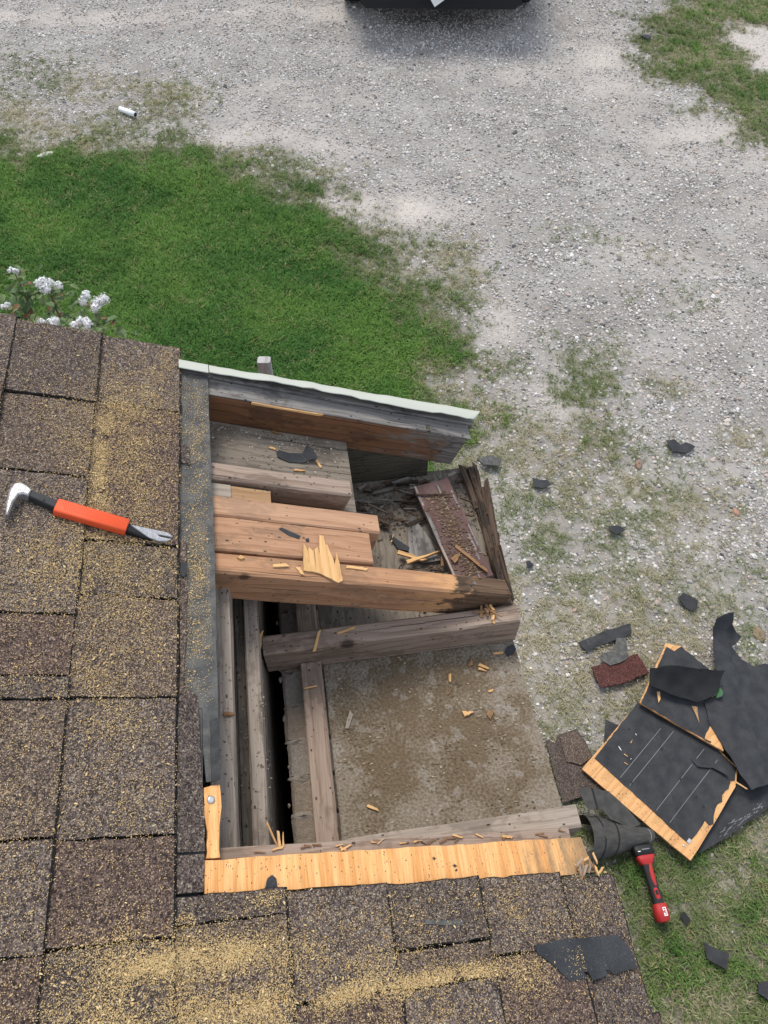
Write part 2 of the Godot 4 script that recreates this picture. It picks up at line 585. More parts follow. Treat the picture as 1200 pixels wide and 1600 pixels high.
func make_materials() -> void:
	M.tan = wood_mat(11, Color(.375, .212, .125), Color(.245, .126, .070), Color(.17, .105, .068), 44, 0.5, 300, 2, 0.14, 0.75)
	M.tan2 = wood_mat(12, Color(.41, .245, .152), Color(.29, .157, .092), Color(.20, .13, .087), 30, 0.45, 260, 2, 0.12, 0.7)
	M.rafter_rot = rafter_rot()
	M.grey = wood_mat(13, Color(.315, .26, .215), Color(.20, .16, .128), Color(.12, .094, .075), 50, 0.55, 360, 1, 0.14, 0.7)
	M.drab = wood_mat(14, Color(.19, .16, .128), Color(.11, .088, .068), Color(.06, .047, .037), 70, 0.55, 340, 1, 0.14, 0.75)
	M.pinkgrey = wood_mat(15, Color(.29, .22, .175), Color(.175, .12, .088), Color(.10, .07, .053), 40, 0.5, 300, 1, 0.14, 0.7)
	M.brown = weathered_barge()
	M.slate = wood_mat(17, Color(.21, .195, .183), Color(.105, .095, .09), Color(.04, .036, .034), 70, 0.6, 260, 1, 0.2, 0.8)
	M.rot = wood_mat(18, Color(.085, .056, .038), Color(.035, .024, .017), Color(.014, .011, .009), 80, 0.7, 300, 2, 0.6, 0.9)
	M.gable = wood_mat(19, Color(.085, .076, .055), Color(.035, .031, .023), Color(.022, .018, .015), 130, 0.4, 60, 1, 0.15)
	M.ply = wood_mat(20, Color(.62, .355, .16), Color(.45, .22, .085), Color(.36, .20, .09), 26, 0.4, 460, 0, 0.05, 0.45)
	M.plystrip = ply_strip()
	M.plyold = wood_mat(21, Color(.34, .21, .115), Color(.23, .13, .065), Color(.11, .075, .05), 30, 0.6, 260, 1)
	M.chip = wood_mat(22, Color(.60, .37, .17), Color(.44, .235, .09), Color(.36, .2, .08), 60, 0.4, 60, 0)
	M.chipdull = wood_mat(23, Color(.24, .135, .068), Color(.15, .078, .037), Color(.07, .043, .028), 60, 0.5, 60, 0)
	M.paintwood = wood_mat(24, Color(.105, .062, .056), Color(.085, .048, .043), Color(.24, .21, .19), 12, 0.12, 160, 0, 0.08, 0.3)
	M.stake = wood_mat(25, Color(.40, .39, .38), Color(.26, .25, .245), Color(.15, .14, .135), 60, .4, 60, 0)
	M.shingle = granules()
	M.asphalt = std(lin(.012, .011, .011), .85)
	M.shingle_b = tinted(M.shingle, Color(1.0, 0.98, 0.95))
	M.shingle_c = tinted(M.shingle, Color(0.91, 0.91, 0.91))
	M.shingle_d = tinted(M.shingle, Color(0.95, 0.90, 0.88))
	M.maroon = tinted(M.shingle, Color(0.90, 0.66, 0.66))
	M.felt = mottled(40, 0.4, Color(.024, .026, .030), Color(.043, .045, .049), Color(.014, .014, .015), 0.009, 0.3, 0.09, 0.78, 900, Color(.12, .11, .10))
	M.felt_black = tinted(M.felt, Color(.62, .62, .64))
	M.felt_dust = mottled(41, 0.3, Color(.062, .062, .062), Color(.115, .112, .104), Color(.04, .04, .042), 0.02, 0.35, 0.06, 0.9, 1400, Color(.2, .18, .14))
	M.membrane = mottled(42, 0.3, Color(.042, .041, .040), Color(.07, .066, .060), Color(.03, .03, .03), 0.012, 0.3, 0.05, 0.8, 100, Color(.1, .09, .08))
	M.soffit = soffit_mat()
	M.white_metal = mottled(43, 0.5, Color(.40, .43, .385), Color(.52, .55, .50), Color(.26, .23, .18), 0.014, 0.09, 0.03, 0.5, 260, Color(.2, .12, .07))
	M.mortar = mottled(44, 0.2, Color(.25, .215, .18), Color(.31, .27, .23), Color(.16, .135, .11), 0.03, 0.2, 0.3, 0.95, 200, Color(.1, .08, .06))
	M.brickwall = mottled(45, 0.5, Color(.30, .14, .09), Color(.36, .18, .12), Color(.24, .11, .08), 0.03, 0.2, 0.2, 0.95)
	M.steel = mottled(46, 0.08, Color(.55, .55, .55), Color(.42, .42, .43), Color(.25, .16, .12), 0.02, 0.08, 0.02, 0.38)
	M.steel.metallic = 0.75
	M.black = std(lin(.012, .012, .013), 0.5)
	M.bar_black = std(lin(.028, .028, .03), 0.45)
	M.orange = mottled(47, 0.12, Color(.70, .085, .022), Color(.62, .09, .03), Color(.42, .06, .03), 0.02, 0.1, 0.02, 0.55, 160, Color(.25, .10, .05))
	M.red = std(lin(.36, .024, .024), 0.55)
	M.rubber = std(lin(.022, .022, .024), 0.8)
	M.white = std(lin(.75, .75, .73), 0.6)
	M.plastic_white = std(lin(.72, .74, .74), 0.35)
	M.chalk = std(lin(.17, .175, .18), 0.95)
	M.dark_void = std(lin(.03, .028, .025), 0.95)

# ------------------------------------------------------------------ the ground and what grows on it
const GX0 := -5.2
const GZ0 := -10.0
const GS := 0.05
const GW := 210
const GH := 216
var g_lush := PackedFloat32Array()
var g_dry := PackedFloat32Array()
var g_sand := PackedFloat32Array()

const LUSH := [-4.9, -5.9, -4.06, -5.831, -3.011, -5.692, -2.409, -5.673, -1.829, -5.771, -1.354, -5.599, -0.988, -5.39, -0.627, -5.069, -0.195, -4.659, 0.16, -4.281, 0.317, -3.778, 0.49, -3.328, 0.53, -3.019, 0.45, -2.64, -0.356, -0.8, -2.231, -0.8, -4.9, -0.8]
const MIXED := [-4.9, -6.7, -4.38, -6.667, -3.267, -6.578, -2.371, -6.186, -2.035, -6.34, -1.372, -5.732, -0.603, -5.437, -0.201, -4.919, 0.166, -4.736, 0.513, -4.421, 0.594, -3.964, 0.515, -3.662, 0.69, -3.329, 0.927, -3.022, 1.24, -3.0, 1.41, -2.604, 1.661, -2.307, 1.72, -1.993, 1.981, -1.884, 2.9, -1.8, 2.9, 0.6, 0.015, 0.6, -0.001, -2.459, -2.231, -2.99, -4.9, -2.9]
const GREEN2 := [0.9, -0.62, 1.265, -0.657, 1.642, -0.888, 2.27, -1.113, 2.9, -1.1, 2.9, 0.6, 0.6, 0.6]
const TOPR := [2.359, -7.824, 2.861, -8.506, 3.354, -9.265, 5.0, -9.6, 5.0, -5.2, 3.845, -5.37, 2.983, -5.747, 2.663, -6.308, 2.474, -6.663, 2.248, -7.213]
const BARE := [3.169, -7.711, 3.334, -7.776, 4.6, -7.6, 4.6, -6.8, 3.856, -6.9, 3.288, -7.058]
const TUFTS := [[-1.9, -6.49, .3, .2, .6], [-1.71, -6.1, .2, .15, .35], [-1.37, -5.69, .25, .11, .4], [-.5, -5.4, .19, .13, .4], [-.3, -5.15, .12, .1, .35], [-.02, -4.66, .13, .09, .45], [.38, -4.42, .18, .16, .6], [.5, -4.09, .15, .18, .6], [1.19, -3.28, .16, .2, .8], [1.03, -3.61, .1, .07, .35], [1.42, -3.53, .12, .09, .3], [1.68, -3.23, .15, .11, .25], [1.19, -2.78, .2, .16, .6], [2.05, -2.75, .14, .12, .35], [.77, -3.38, .12, .11, .3], [1.42, -4.64, .27, .11, .16], [1.87, -4.44, .18, .08, .14], [.16, -3.96, .1, .13, .4], [.81, -2.92, .1, .08, .5], [1.5, -2.35, .3, .25, .5], [1.25, -2.05, .25, .2, .45], [1.9, -4.0, .25, .12, .12], [-2.6, -6.6, .5, .2, .35], [-3.4, -6.9, .6, .25, .3]]
const SANDS := [[.1, -4.95, .5, .22, .9], [-.55, -5.75, .5, .2, .5], [-1.0, -5.9, .6, .22, .6], [-3.2, -7.9, 1.6, .2, .7], [-.9, -8.0, 1.4, .25, .6], [1.9, -7.0, .35, .8, .7], [2.5, -5.9, .6, .35, .7], [3.2, -5.0, .6, .3, .6], [1.2, -6.9, .7, .25, .4], [-.9, -6.5, .8, .2, .4], [.75, -3.75, .15, .3, .6], [1.0, -3.05, .15, .25, .5], [1.9, -4.45, .5, .2, .3], [2.2, -3.9, .4, .2, .3]]

func sd(p: Vector2, poly: PackedVector2Array) -> float:
	var d := 1e9
	var j := poly.size() - 1
	var inside := false
	for i in poly.size():
		var a := poly[j]
		var b := poly[i]
		var e := b - a
		var w := p - a
		var q := w - e * clampf(w.dot(e) / e.length_squared(), 0.0, 1.0)
		d = minf(d, q.length_squared())
		if (a.y > p.y) != (b.y > p.y) and p.x < (b.x - a.x) * (p.y - a.y) / (b.y - a.y) + a.x:
			inside = not inside
		j = i
	return -sqrt(d) if inside else sqrt(d)

func make_fields() -> void:
	var lush := pts(LUSH)
	var mixed := pts(MIXED)
	var g2 := pts(GREEN2)
	var tr := pts(TOPR)
	var bare := pts(BARE)
	for n in [0, 1, 2]:
		[g_lush, g_dry, g_sand][n].resize(GW * GH)
	g_lush.resize(GW * GH)
	g_dry.resize(GW * GH)
	g_sand.resize(GW * GH)
	for j in GH:
		for i in GW:
			var x := GX0 + i * GS
			var z := GZ0 + j * GS
			var p := Vector2(x, z)
			var k := nz.get_noise_2d(x * 90.0, z * 90.0)
			var k2 := nz2.get_noise_2d(x * 100.0, z * 100.0)
			var l := smoothstep(0.22, -0.42, sd(p, lush) + k * 0.42 + k2 * 0.12)
			var d := smoothstep(0.18, -0.3, sd(p, mixed) + k * 0.35 + k2 * 0.12) * clampf(0.62 + k2 * 1.0, 0.08, 1.0)
			d = d * lerpf(.8, .64, smoothstep(-.9, -1.6, z) * smoothstep(.3, .7, x))
			l = maxf(l, smoothstep(0.15, -0.3, sd(p, g2) + k * 0.3) * clampf(0.42 + k2 * 0.5, 0.08, 0.75))
			d = maxf(d, smoothstep(0.15, -0.3, sd(p, g2) + k * 0.3) * 0.95)
			var t := smoothstep(0.2, -0.3, sd(p, tr) + k * 0.4)
			t *= smoothstep(-0.05, 0.2, sd(p, bare) + k * 0.2)
			l = maxf(l, t * clampf(0.38 + k2 * 0.5, 0.05, 0.75))
			d = maxf(d, t * 0.85)
			for b in TUFTS:
				var dx: float = (x - b[0]) / b[2]
				var dz: float = (z - b[1]) / b[3]
				var e: float = exp(-(dx * dx + dz * dz) * 0.8) * b[4]
				d = maxf(d, clampf(e * (1.0 + k2 * 1.6), 0, 1))
				if b[4] > 0.55:
					l = maxf(l, e * 0.22 * clampf(1.0 + k2, 0, 2))
			var s := 0.0
			for b in SANDS:
				var dx: float = (x - b[0]) / b[2]
				var dz: float = (z - b[1]) / b[3]
				s = maxf(s, exp(-(dx * dx + dz * dz)) * b[4] * clampf(1.0 + k * 1.2, 0, 1.3))
			if sd(p, bare) < 0.05:
				s = 0.9
			g_lush[j * GW + i] = l
			g_dry[j * GW + i] = d
			g_sand[j * GW + i] = minf(s, 1.0)

func at_field(f: PackedFloat32Array, x: float, z: float) -> float:
	var u := clampf((x - GX0) / GS, 0, GW - 1.01)
	var v := clampf((z - GZ0) / GS, 0, GH - 1.01)
	var i := int(u)
	var j := int(v)
	var o := j * GW + i
	return lerpf(lerpf(f[o], f[o + 1], u - i), lerpf(f[o + GW], f[o + GW + 1], u - i), v - j)

func gy(x: float, z: float) -> float:
	return nz.get_noise_2d(x * 40.0, z * 40.0) * 0.025

func make_ground() -> void:
	var s := 820
	var im := Image.create(s, s, false, Image.FORMAT_RGB8)
	var w := GW * GS
	var hgt := GH * GS
	var fn := FastNoiseLite.new()
	fn.seed = 71
	fn.frequency = 0.35
	fn.fractal_octaves = 3
	var bn := FastNoiseLite.new()
	bn.seed = 72
	bn.frequency = 0.02
	bn.fractal_octaves = 4
	var gravel := Color(.36, .34, .322)
	var gravel2 := Color(.265, .247, .232)
	var sand := Color(.52, .47, .43)
	var soil := Color(.055, .05, .025)
	var straw := Color(.33, .285, .205)
	for j in s:
		for i in s:
			var x := GX0 + w * (i + 0.5) / s
			var z := GZ0 + hgt * (j + 0.5) / s
			var f := fn.get_noise_2d(i, j)
			var b := bn.get_noise_2d(i, j)
			var c := gravel.lerp(gravel2, clampf(0.5 + b * 1.2, 0, 1))
			c = c.lerp(sand, at_field(g_sand, x, z))
			c = c.lerp(straw, clampf(at_field(g_dry, x, z) * 0.8 + f * 0.2, 0, 1) * 0.7)
			c = c.lerp(soil, clampf(at_field(g_lush, x, z) * 1.3 + f * 0.3, 0, 1))
			c *= 1.0 + f * 0.45
			im.set_pixel(i, j, c.linear_to_srgb())
	var m := textured(im, null, Vector2(1, 1), 0)
	var grit := mottled(73, 0.35, Color(.75, .75, .75), Color(1.0, 1.0, 1.0), Color(.45, .44, .43), 0.08, 0.4, 0.4, 0.95)
	m.detail_enabled = true
	m.detail_blend_mode = BaseMaterial3D.BLEND_MODE_MUL
	m.detail_albedo = grit.albedo_texture
	m.detail_uv_layer = BaseMaterial3D.DETAIL_UV_2
	m.uv2_scale = Vector3(3, 3, 1)
	var far := std(lin(.25, .24, .2), 1.0)
	var st := nst()
	st.set_smooth_group(0)
	var n := 84
	for j in n:
		for i in n:
			var c := []
			for q in [[0, 0], [1, 0], [1, 1], [0, 1]]:
				var u: float = float(i + q[0]) / n
				var v: float = float(j + q[1]) / n
				var x := GX0 + w * u
				var z := GZ0 + hgt * v
				c.append([Vector3(x, gy(x, z), z), Vector2(u, v), Vector2(x, z)])
			for t in [[0, 1, 2], [0, 2, 3]]:
				for k in t:
					st.set_uv(c[k][1])
					st.set_uv2(c[k][2])
					st.add_vertex(c[k][0])
	st.generate_normals()
	var mesh := st.commit()
	mesh.surface_set_material(0, m)
	st = nst()
	var x0 := GX0
	var x1 := GX0 + w
	var z0 := GZ0
	var z1 := GZ0 + hgt
	var F := 150.0
	for r in [[-F, x0, -F, F], [x1, F, -F, F], [x0, x1, -F, z0], [x0, x1, z1, F]]:
		quad(st, Vector3(r[0], -0.01, r[2]), Vector3(r[1], -0.01, r[2]), Vector3(r[1], -0.01, r[3]), Vector3(r[0], -0.01, r[3]), Vector3.UP)
	st.generate_normals()
	st.commit(mesh)
	mesh.surface_set_material(1, far)
	var o := MeshInstance3D.new()
	o.name = "ground"
	o.mesh = mesh
	add_child(o)
	o.set_meta("kind", "structure")

func pebble(sdv: int) -> ArrayMesh:
	var r := RandomNumberGenerator.new()
	r.seed = sdv
	var st := nst()
	st.set_smooth_group(-1)
	var rows := []
	var sq := Vector3(1, r.randf_range(.45, .7), r.randf_range(.65, .95))
	for i in 4:
		var ring := []
		var th := PI * (i + 0.5) / 4.0
		for k in 6:
			var ph := TAU * (k + 0.5 * (i % 2)) / 6.0
			ring.append(Vector3(sin(th) * cos(ph), cos(th), sin(th) * sin(ph)) * sq * r.randf_range(.78, 1.12))
		rows.append(ring)
	for i in 3:
		for k in 6:
			var k1 := (k + 1) % 6
			quad(st, rows[i][k], rows[i][k1], rows[i + 1][k1], rows[i + 1][k], rows[i][k] + rows[i + 1][k1])
	for e in [0, 3]:
		for k in range(1, 5):
			tri(st, rows[e][0], rows[e][k], rows[e][k + 1], Vector3(0, 1 if e == 0 else -1, 0))
	return fin(st)

func tuft(sdv: int, blades: int, len0: float, len1: float, wid: float, lean: float) -> ArrayMesh:
	var r := RandomNumberGenerator.new()
	r.seed = sdv
	var st := nst()
	for b in blades:
		var az := r.randf() * TAU
		var dir := Vector3(cos(az), 0, sin(az))
		var side := Vector3(-sin(az), 0, cos(az)).rotated(Vector3.UP, r.randf_range(-.7, .7))
		var L := r.randf_range(len0, len1)
		var o := Vector3(r.randf_range(-1, 1), 0, r.randf_range(-1, 1)) * 0.016
		var q := r.randf_range(0.2, 1.0) * lean
		var p0 := o
		var p1 := o + Vector3.UP * L * 0.45 * (1.0 - q * 0.3) + dir * L * 0.22 * (0.4 + q)
		var p2 := p1 + Vector3.UP * L * 0.45 * (1.0 - q * 1.1) + dir * L * 0.45 * (0.4 + q)
		var w := side * wid * r.randf_range(.7, 1.2)
		var shade := r.randf_range(0.7, 1.25)
		st.set_color(Color(shade, shade, shade * r.randf_range(.8, 1.1)))
		st.set_smooth_group(-1)
		quad(st, p0 - w * .7, p0 + w * .7, p1 + w, p1 - w, dir + Vector3.UP)
		tri(st, p1 - w, p1 + w, p2, dir + Vector3.UP)
	return fin(st)

func scatter(called: String, mesh: Mesh, m: Material, places: Array, colors: Array, parent: Node, label := "", category := "", t := Transform3D()) -> void:
	if places.is_empty():
		return
	var mm := MultiMesh.new()
	mm.transform_format = MultiMesh.TRANSFORM_3D
	mm.use_colors = true
	mm.mesh = mesh
	mm.instance_count = places.size()
	for i in places.size():
		mm.set_instance_transform(i, places[i])
		mm.set_instance_color(i, colors[i])
	var o := MultiMeshInstance3D.new()
	o.multimesh = mm
	o.material_override = m
	o.transform = t
	o.name = called if parent != self else numbered(called)
	parent.add_child(o, true)
	o.set_meta("kind", "stuff")
	if label != "":
		tag(o, label, category)

func under_house(x: float, z: float) -> bool:
	var b := x * cos(deg_to_rad(YAW)) - z * sin(deg_to_rad(YAW))
	var a := -x * sin(deg_to_rad(YAW)) - z * cos(deg_to_rad(YAW))
	return b < -0.03 and a < 0.98

func spot(r: RandomNumberGenerator) -> Vector2:
	while true:
		var z := r.randf_range(-9.0, 0.45)
		var x := r.randf_range(-5.0, 5.0)
		if absf(x) < 2.5 + 0.29 * absf(z) and not under_house(x, z):
			return Vector2(x, z)
	return Vector2.ZERO

func make_cover() -> void:
	var r := RandomNumberGenerator.new()
	r.seed = 3
	var vc := std(Color.WHITE, 0.9)
	vc.vertex_color_use_as_albedo = true
	# gravel
	var kinds := []
	for k in 4:
		kinds.append([pebble(100 + k), [], []])
	var tones := [Color(.53, .50, .475), Color(.45, .425, .405), Color(.34, .32, .305), Color(.63, .605, .58), Color(.49, .435, .38), Color(.17, .163, .16), Color(.46, .37, .315)]
	for i in 500000:
		var p := spot(r)
		var l := at_field(g_lush, p.x, p.y)
		var d := at_field(g_dry, p.x, p.y)
		var s := at_field(g_sand, p.x, p.y)
		var keep := (1.0 - clampf(l * 2.2, 0, 1)) * (1.0 - d * 0.5) * (1.0 - s * 0.8)
		keep *= pow(1.0 - d * 0.6, 1.5)
		keep *= clampf(0.75 + nz2.get_noise_2d(p.x * 60, p.y * 60) * 0.9, 0.1, 1.0)
		if r.randf() > keep:
			continue
		var size := 0.0032 + 0.0085 * pow(r.randf(), 2.4) + (0.010 * r.randf() if r.randf() < 0.05 else 0.0)
		if s > 0.5:
			size *= 0.7
		var bs := Basis.from_euler(Vector3(r.randf_range(-.5, .5), r.randf() * TAU, r.randf_range(-.5, .5))).scaled(Vector3.ONE * size)
		var c: Color = tones[[0, 0, 0, 1, 1, 1, 2, 2, 3, 3, 4, 4, 5, 6][r.randi() % 14]]
		c = c * r.randf_range(.66, 1.1)
		c.a = 1
		var k: Array = kinds[i % 4]
		k[1].append(Transform3D(bs, Vector3(p.x, gy(p.x, p.y) + size * 0.22, p.y)))
		k[2].append(c)
	for k in 4:
		scatter("gravel", kinds[k][0], vc, kinds[k][1], kinds[k][2], self, "pale grey loose gravel strewn over the yard and the driveway", "gravel")
	# grass
	var gm := std(Color.WHITE, 0.75)
	gm.vertex_color_use_as_albedo = true
	gm.backlight_enabled = true
	gm.backlight = Color(.35, .4, .2)
	var lush := []
	for k in 3:
		lush.append([tuft(200 + k, 11, .035, .075, .0026, .9), [], []])
	var dry := []
	for k in 3:
		dry.append([tuft(220 + k, 9, .02, .055, .0015, 1.25), [], []])
	for i in 265000:
		var p := spot(r)
		var l := at_field(g_lush, p.x, p.y)
		var d := at_field(g_dry, p.x, p.y)
		var pick := r.randf()
		var y := gy(p.x, p.y)
		var big := nz.get_noise_2d(p.x * 50 + 300, p.y * 50)
		var far_edge := smoothstep(-4.9, -6.2, p.y)
		if pick < l:
			var k: Array = lush[i % 3]
			var sc := r.randf_range(.65, 1.15) * lerpf(0.6, 1.0, l)
			var c := Color(.050, .140, .026).lerp(Color(.128, .240, .046), clampf(.5 + big * 1.2 + r.randf_range(-.45, .45), 0, 1))
			c = c.lerp(Color(.17, .185, .075), clampf((0.85 - l) * 0.9 + r.randf_range(-.2, .2), 0, 0.8))
			if r.randf() < 0.04:
				c = Color(.3, .26, .13)
			k[1].append(Transform3D(Basis.from_euler(Vector3(r.randf_range(-.2, .2), r.randf() * TAU, r.randf_range(-.2, .2))).scaled(Vector3(sc, sc, sc)), Vector3(p.x, y, p.y)))
			k[2].append(c)
		elif pick < l + d * 0.85:
			var k: Array = dry[i % 3]
			var sc := r.randf_range(.6, 1.2)
			var c := Color(.135, .172, .066).lerp(Color(.38, .33, .22), clampf(.45 + big * 1.3 + r.randf_range(-.5, .5), 0, 1))
			k[1].append(Transform3D(Basis.from_euler(Vector3(r.randf_range(-.3, .3), r.randf() * TAU, r.randf_range(-.3, .3))).scaled(Vector3(sc, sc * .8, sc)), Vector3(p.x, y, p.y)))
			k[2].append(c)
	for k in 3:
		scatter("grass", lush[k][0], gm, lush[k][1], lush[k][2], self, "short green lawn grass beside the house and driveway", "grass")
	for k in 3:
		scatter("dry_grass", dry[k][0], gm, dry[k][1], dry[k][2], self, "thin dry grass growing between the stones of the yard", "grass")

# ------------------------------------------------------------------ the house
var lifts := []
const COURSE := 0.143
const V0 := 0.0478

func roof_w(v: float) -> float:      # the upper face of the shingles, over the roof plane
	var f := fposmod(v - V0, COURSE) / COURSE
	return -0.0055 + f * 0.0055

func tab_at(v: float, a: float) -> Array:
	for l in lifts:
		if v > l[0] and v <= l[1] and a > l[2] and a <= l[3]:
			return l
	return [0, 0, 0, 0, 0.0, 1.0]

func shingle_piece(v0: float, v1: float, a0: float, a1: float, lift: float, m: Material) -> void:
	var g := rng.randf_range(0.0004, 0.0011)
	var p := rough_poly(PackedVector2Array([Vector2(v0 - 0.012, -a1 + g), Vector2(v1, -a1 + g + rng.randf_range(-.003, .003)), Vector2(v1 + rng.randf_range(-.001, .002), -a0 - g), Vector2(v0 - 0.012, -a0 - g)]), 0.014, 0.0014)
	var k := rng.randf() * 100.0
	var h := func(x: float, z: float) -> float:
		var f := (x - v0) / (v1 - v0)
		return -0.0105 + f * 0.0055 + lift + nz.get_noise_2d(x * 500 + k, z * 500) * 0.0011 + maxf(0.0, f - 0.8) * 0.004 * nz2.get_noise_2d(z * 300 + k, 3.0)
	lifts.append([v0, v1, a0, a1, lift, rng.randf_range(.55, 1.4)])
	part("shingle", slab(p, 0.005, h, 0.024, rng.randi_range(0, 3) * PI / 2, Vector2(rng.randf(), rng.randf()), M.asphalt, m, rng.randf_range(.0012, .0020), v1 - (.0026 if v1 < .25 else .0046)), null, house, RT)

func make_house() -> void:
	house = base("house", Vector3.ZERO, "house corner with brown shingle roof, its eave torn open to rafters and soffit", "house")
	house.rotation.y = deg_to_rad(YAW)
	var s := deg_to_rad(PITCH)
	RT = Transform3D(Basis(Vector3(cos(s), -sin(s), 0), Vector3(sin(s), cos(s), 0), Vector3(0, 0, 1)), Vector3(-0.4048, 2.3785, 0))
	# --- walls and the roof out of the picture
	part("wall", timber(-0.9, 3.2, 0.0, 1.90, -0.11, -0.022, .002, 0.0), M.brickwall, house, Transform3D(Basis(Vector3(0, 0, 1), Vector3(0, 1, 0), Vector3(-1, 0, 0)), Vector3(-0.132, 0, 0)))
	part("wall_sheathing", timber(-1.0, 3.0, 0.0, 1.98, -0.02, 0.0, .001, 0.0), M.drab, house, Transform3D(Basis(Vector3(0, 0, 1), Vector3(0, 1, 0), Vector3(-1, 0, 0)), Vector3(-0.160, 0, 0)))
	part("gable_wall", timber(-4.9, -0.025, 0.0, 2.02, 0.90, 0.98, .002, 0.0), M.brickwall, house, Transform3D(Basis(Vector3(1, 0, 0), Vector3(0, 1, 0), Vector3(0, 0, 1)), Vector3(0, 0, -1.88)))
	part("back_gable_wall", timber(-4.9, -0.025, 0.0, 2.02, 0, 0.1, .002, 0.0), M.brickwall, house, Transform3D(Basis(), Vector3(0, 0, 3.1)))
	for z in [-0.9, 3.15]:
		var gst := nst()
		var g3 := [Vector3(-4.9, 2.0, z), Vector3(-0.2, 2.0, z), Vector3(-2.45, 3.15, z)]
		var o3 := Vector3(0, 0, .04)
		tri(gst, g3[0], g3[1], g3[2], Vector3(0, 0, -1))
		tri(gst, g3[0] + o3, g3[1] + o3, g3[2] + o3, Vector3(0, 0, 1))
		for k in 3:
			quad(gst, g3[k], g3[(k + 1) % 3], g3[(k + 1) % 3] + o3, g3[k] + o3, g3[k] + g3[(k + 1) % 3] - g3[(k + 2) % 3] * 2.0)
		part("gable_end", fin(gst), M.drab, house)
	part("attic_floor", timber(-4.8, -0.21, 1.96, 1.99, -0.9, 3.1, .001, 0.0), M.drab, house)
	# the deck: left of the hole and below it, both under the shingles
	part("roof_deck", timber(-2.3, 0.2245, -0.0205, -0.0105, -1.075, 3.3, .001, 0.0), M.asphalt, house, RT)
	part("roof_deck", timber(0.228, 0.845, -0.0205, -0.0105, -0.158, 3.3, .001, 0.0), M.asphalt, house, RT)
	var bs := deg_to_rad(PITCH)
	part("back_roof_slope", timber(-2.6, 0.0, -0.03, 0.0, -1.1, 3.3, .001, 0.0), M.shingle, house, Transform3D(Basis(Vector3(cos(bs), sin(bs), 0), Vector3(-sin(bs), cos(bs), 0), Vector3(0, 0, 1)), RT * Vector3(-2.3, 0, 0)))
	# --- shingles: the courses seen, each tab a piece of its own
	var cuts := {
		-4: [1.14, .93, .71, .55, .31, .12, -.08, -.3, -.6, -.9],
		-3: [1.14, .84, .66, .41, .22, .03, -.2, -.42, -.7, -.9],
		-2: [1.14, .98, .76, .50, .34, .09, -.16, -.36, -.6, -.9],
		-1: [1.138, .963, .802, .553, .460, .426, .252, .127, -.05, -.27, -.52, -.9],
		0: [1.143, .972, .685, .590, .431, .249, .132, -.04, -.21, -.44, -.68, -.9],
		1: [.178, .144, .053, -.09, -.3, -.47, -.7, -.9],
		2: [.173, .046, -.12, -.29, -.55, -.9],
		3: [.170, .089, .046, -.14, -.38, -.6, -.9],
		4: [.168, .068, -.1, -.33, -.5, -.7, -.9]}
	var mats := [M.shingle, M.shingle_b, M.shingle_c, M.shingle_d]
	for c in cuts:
		var row: Array = cuts[c]
		for i in row.size() - 1:
			var lift := [0.0, 0.0022, 0.0008, 0.0034][(i + c + 8) % 4] as float
			shingle_piece(V0 + c * COURSE, V0 + (c + 1) * COURSE, row[i + 1], row[i], lift, mats[(i * 3 + c * 2 + 40) % 4])
	for i in 5:
		var a1: float = [.160, -.02, -.24, -.45, -.66][i]
		var a0: float = [-.02, -.24, -.45, -.66, -.9][i]
		shingle_piece(V0 + 5 * COURSE, 0.862 + 0.012 * (i % 2), a0 - 0.05, a1 - 0.002, 0.0, mats[(i + 2) % 4])
	part("shingle_field", slab(va([-2.3, 1.13, -.525, 1.13, -.525, -3.2, -2.3, -3.2]), .005, func(_x, _z): return -.008, 0.5), M.shingle, house, RT)
	part("shingle_field", slab(va([-.525, -.9, .87, -.9, .87, -3.2, -.525, -3.2]), .005, func(_x, _z): return -.008, 0.5), M.shingle, house, RT)
	# the torn remnant of the next course beside the opening
	part("shingle", slab(rough_poly(va([.193, .448, .2105, .446, .2195, .438, .2225, .41, .2245, .36, .226, .31, .2275, .29, .2285, .255, .229, .228, .193, .228]), .012, .0014), .004, func(x, z): return -.0095 + nz.get_noise_2d(x * 400, z * 400) * .001, .02), M.shingle_c, house, RT)
	part("shingle", slab(rough_poly(va([.193, .224, .2275, .224, .2265, .180, .193, .180]), .012, .0008), .004, func(x, z): return -.0095 + nz.get_noise_2d(x * 400, z * 400) * .001, .02), M.shingle, house, RT)
	# --- felt left over the deck, with scraps of the old starter strip on it
	var felt_poly := rough_poly(va([.185, 1.081, .2425, 1.086, .2455, .95, .247, .80, .249, .64, .249, .48, .2475, .318, .2315, .316, .2275, .36, .2275, .42, .185, .432]), .03, .0010)
	part("felt_strip", slab(felt_poly, .002, func(x, z): return -.0102 + nz.get_noise_2d(x * 300, z * 300) * .0012 + maxf(0.0, (x - .235)) * .12, .025), M.felt_dust, house, RT)
	part("felt_underlay", slab(va([.186, .436, .2272, .42, .2278, .18, .186, .18]), .0006, func(_x, _z): return -.0104, .05), M.felt_dust, house, RT)
	part("felt_flap", slab(rough_poly(va([.2365, .40, .2492, .405, .2495, .318, .238, .314]), .02, .001), .002, func(x, z): return -.0070 + (x - .23) * .25 + nz.get_noise_2d(x * 300, z * 300) * .001, .012), tinted(M.felt_dust, Color(.72, .72, .74)), house, RT)
	part("starter_scrap", slab(rough_poly(va([.194, .905, .2075, .90, .209, .86, .194, .862]), .015, .001), .003, func(_x, _z): return -.0075, .03), M.shingle_c, house, RT)
	part("starter_scrap", slab(rough_poly(va([.194, .70, .203, .70, .2045, .60, .20, .44, .194, .44]), .03, .001), .003, func(_x, _z): return -.0075, .03), M.shingle_b, house, RT)
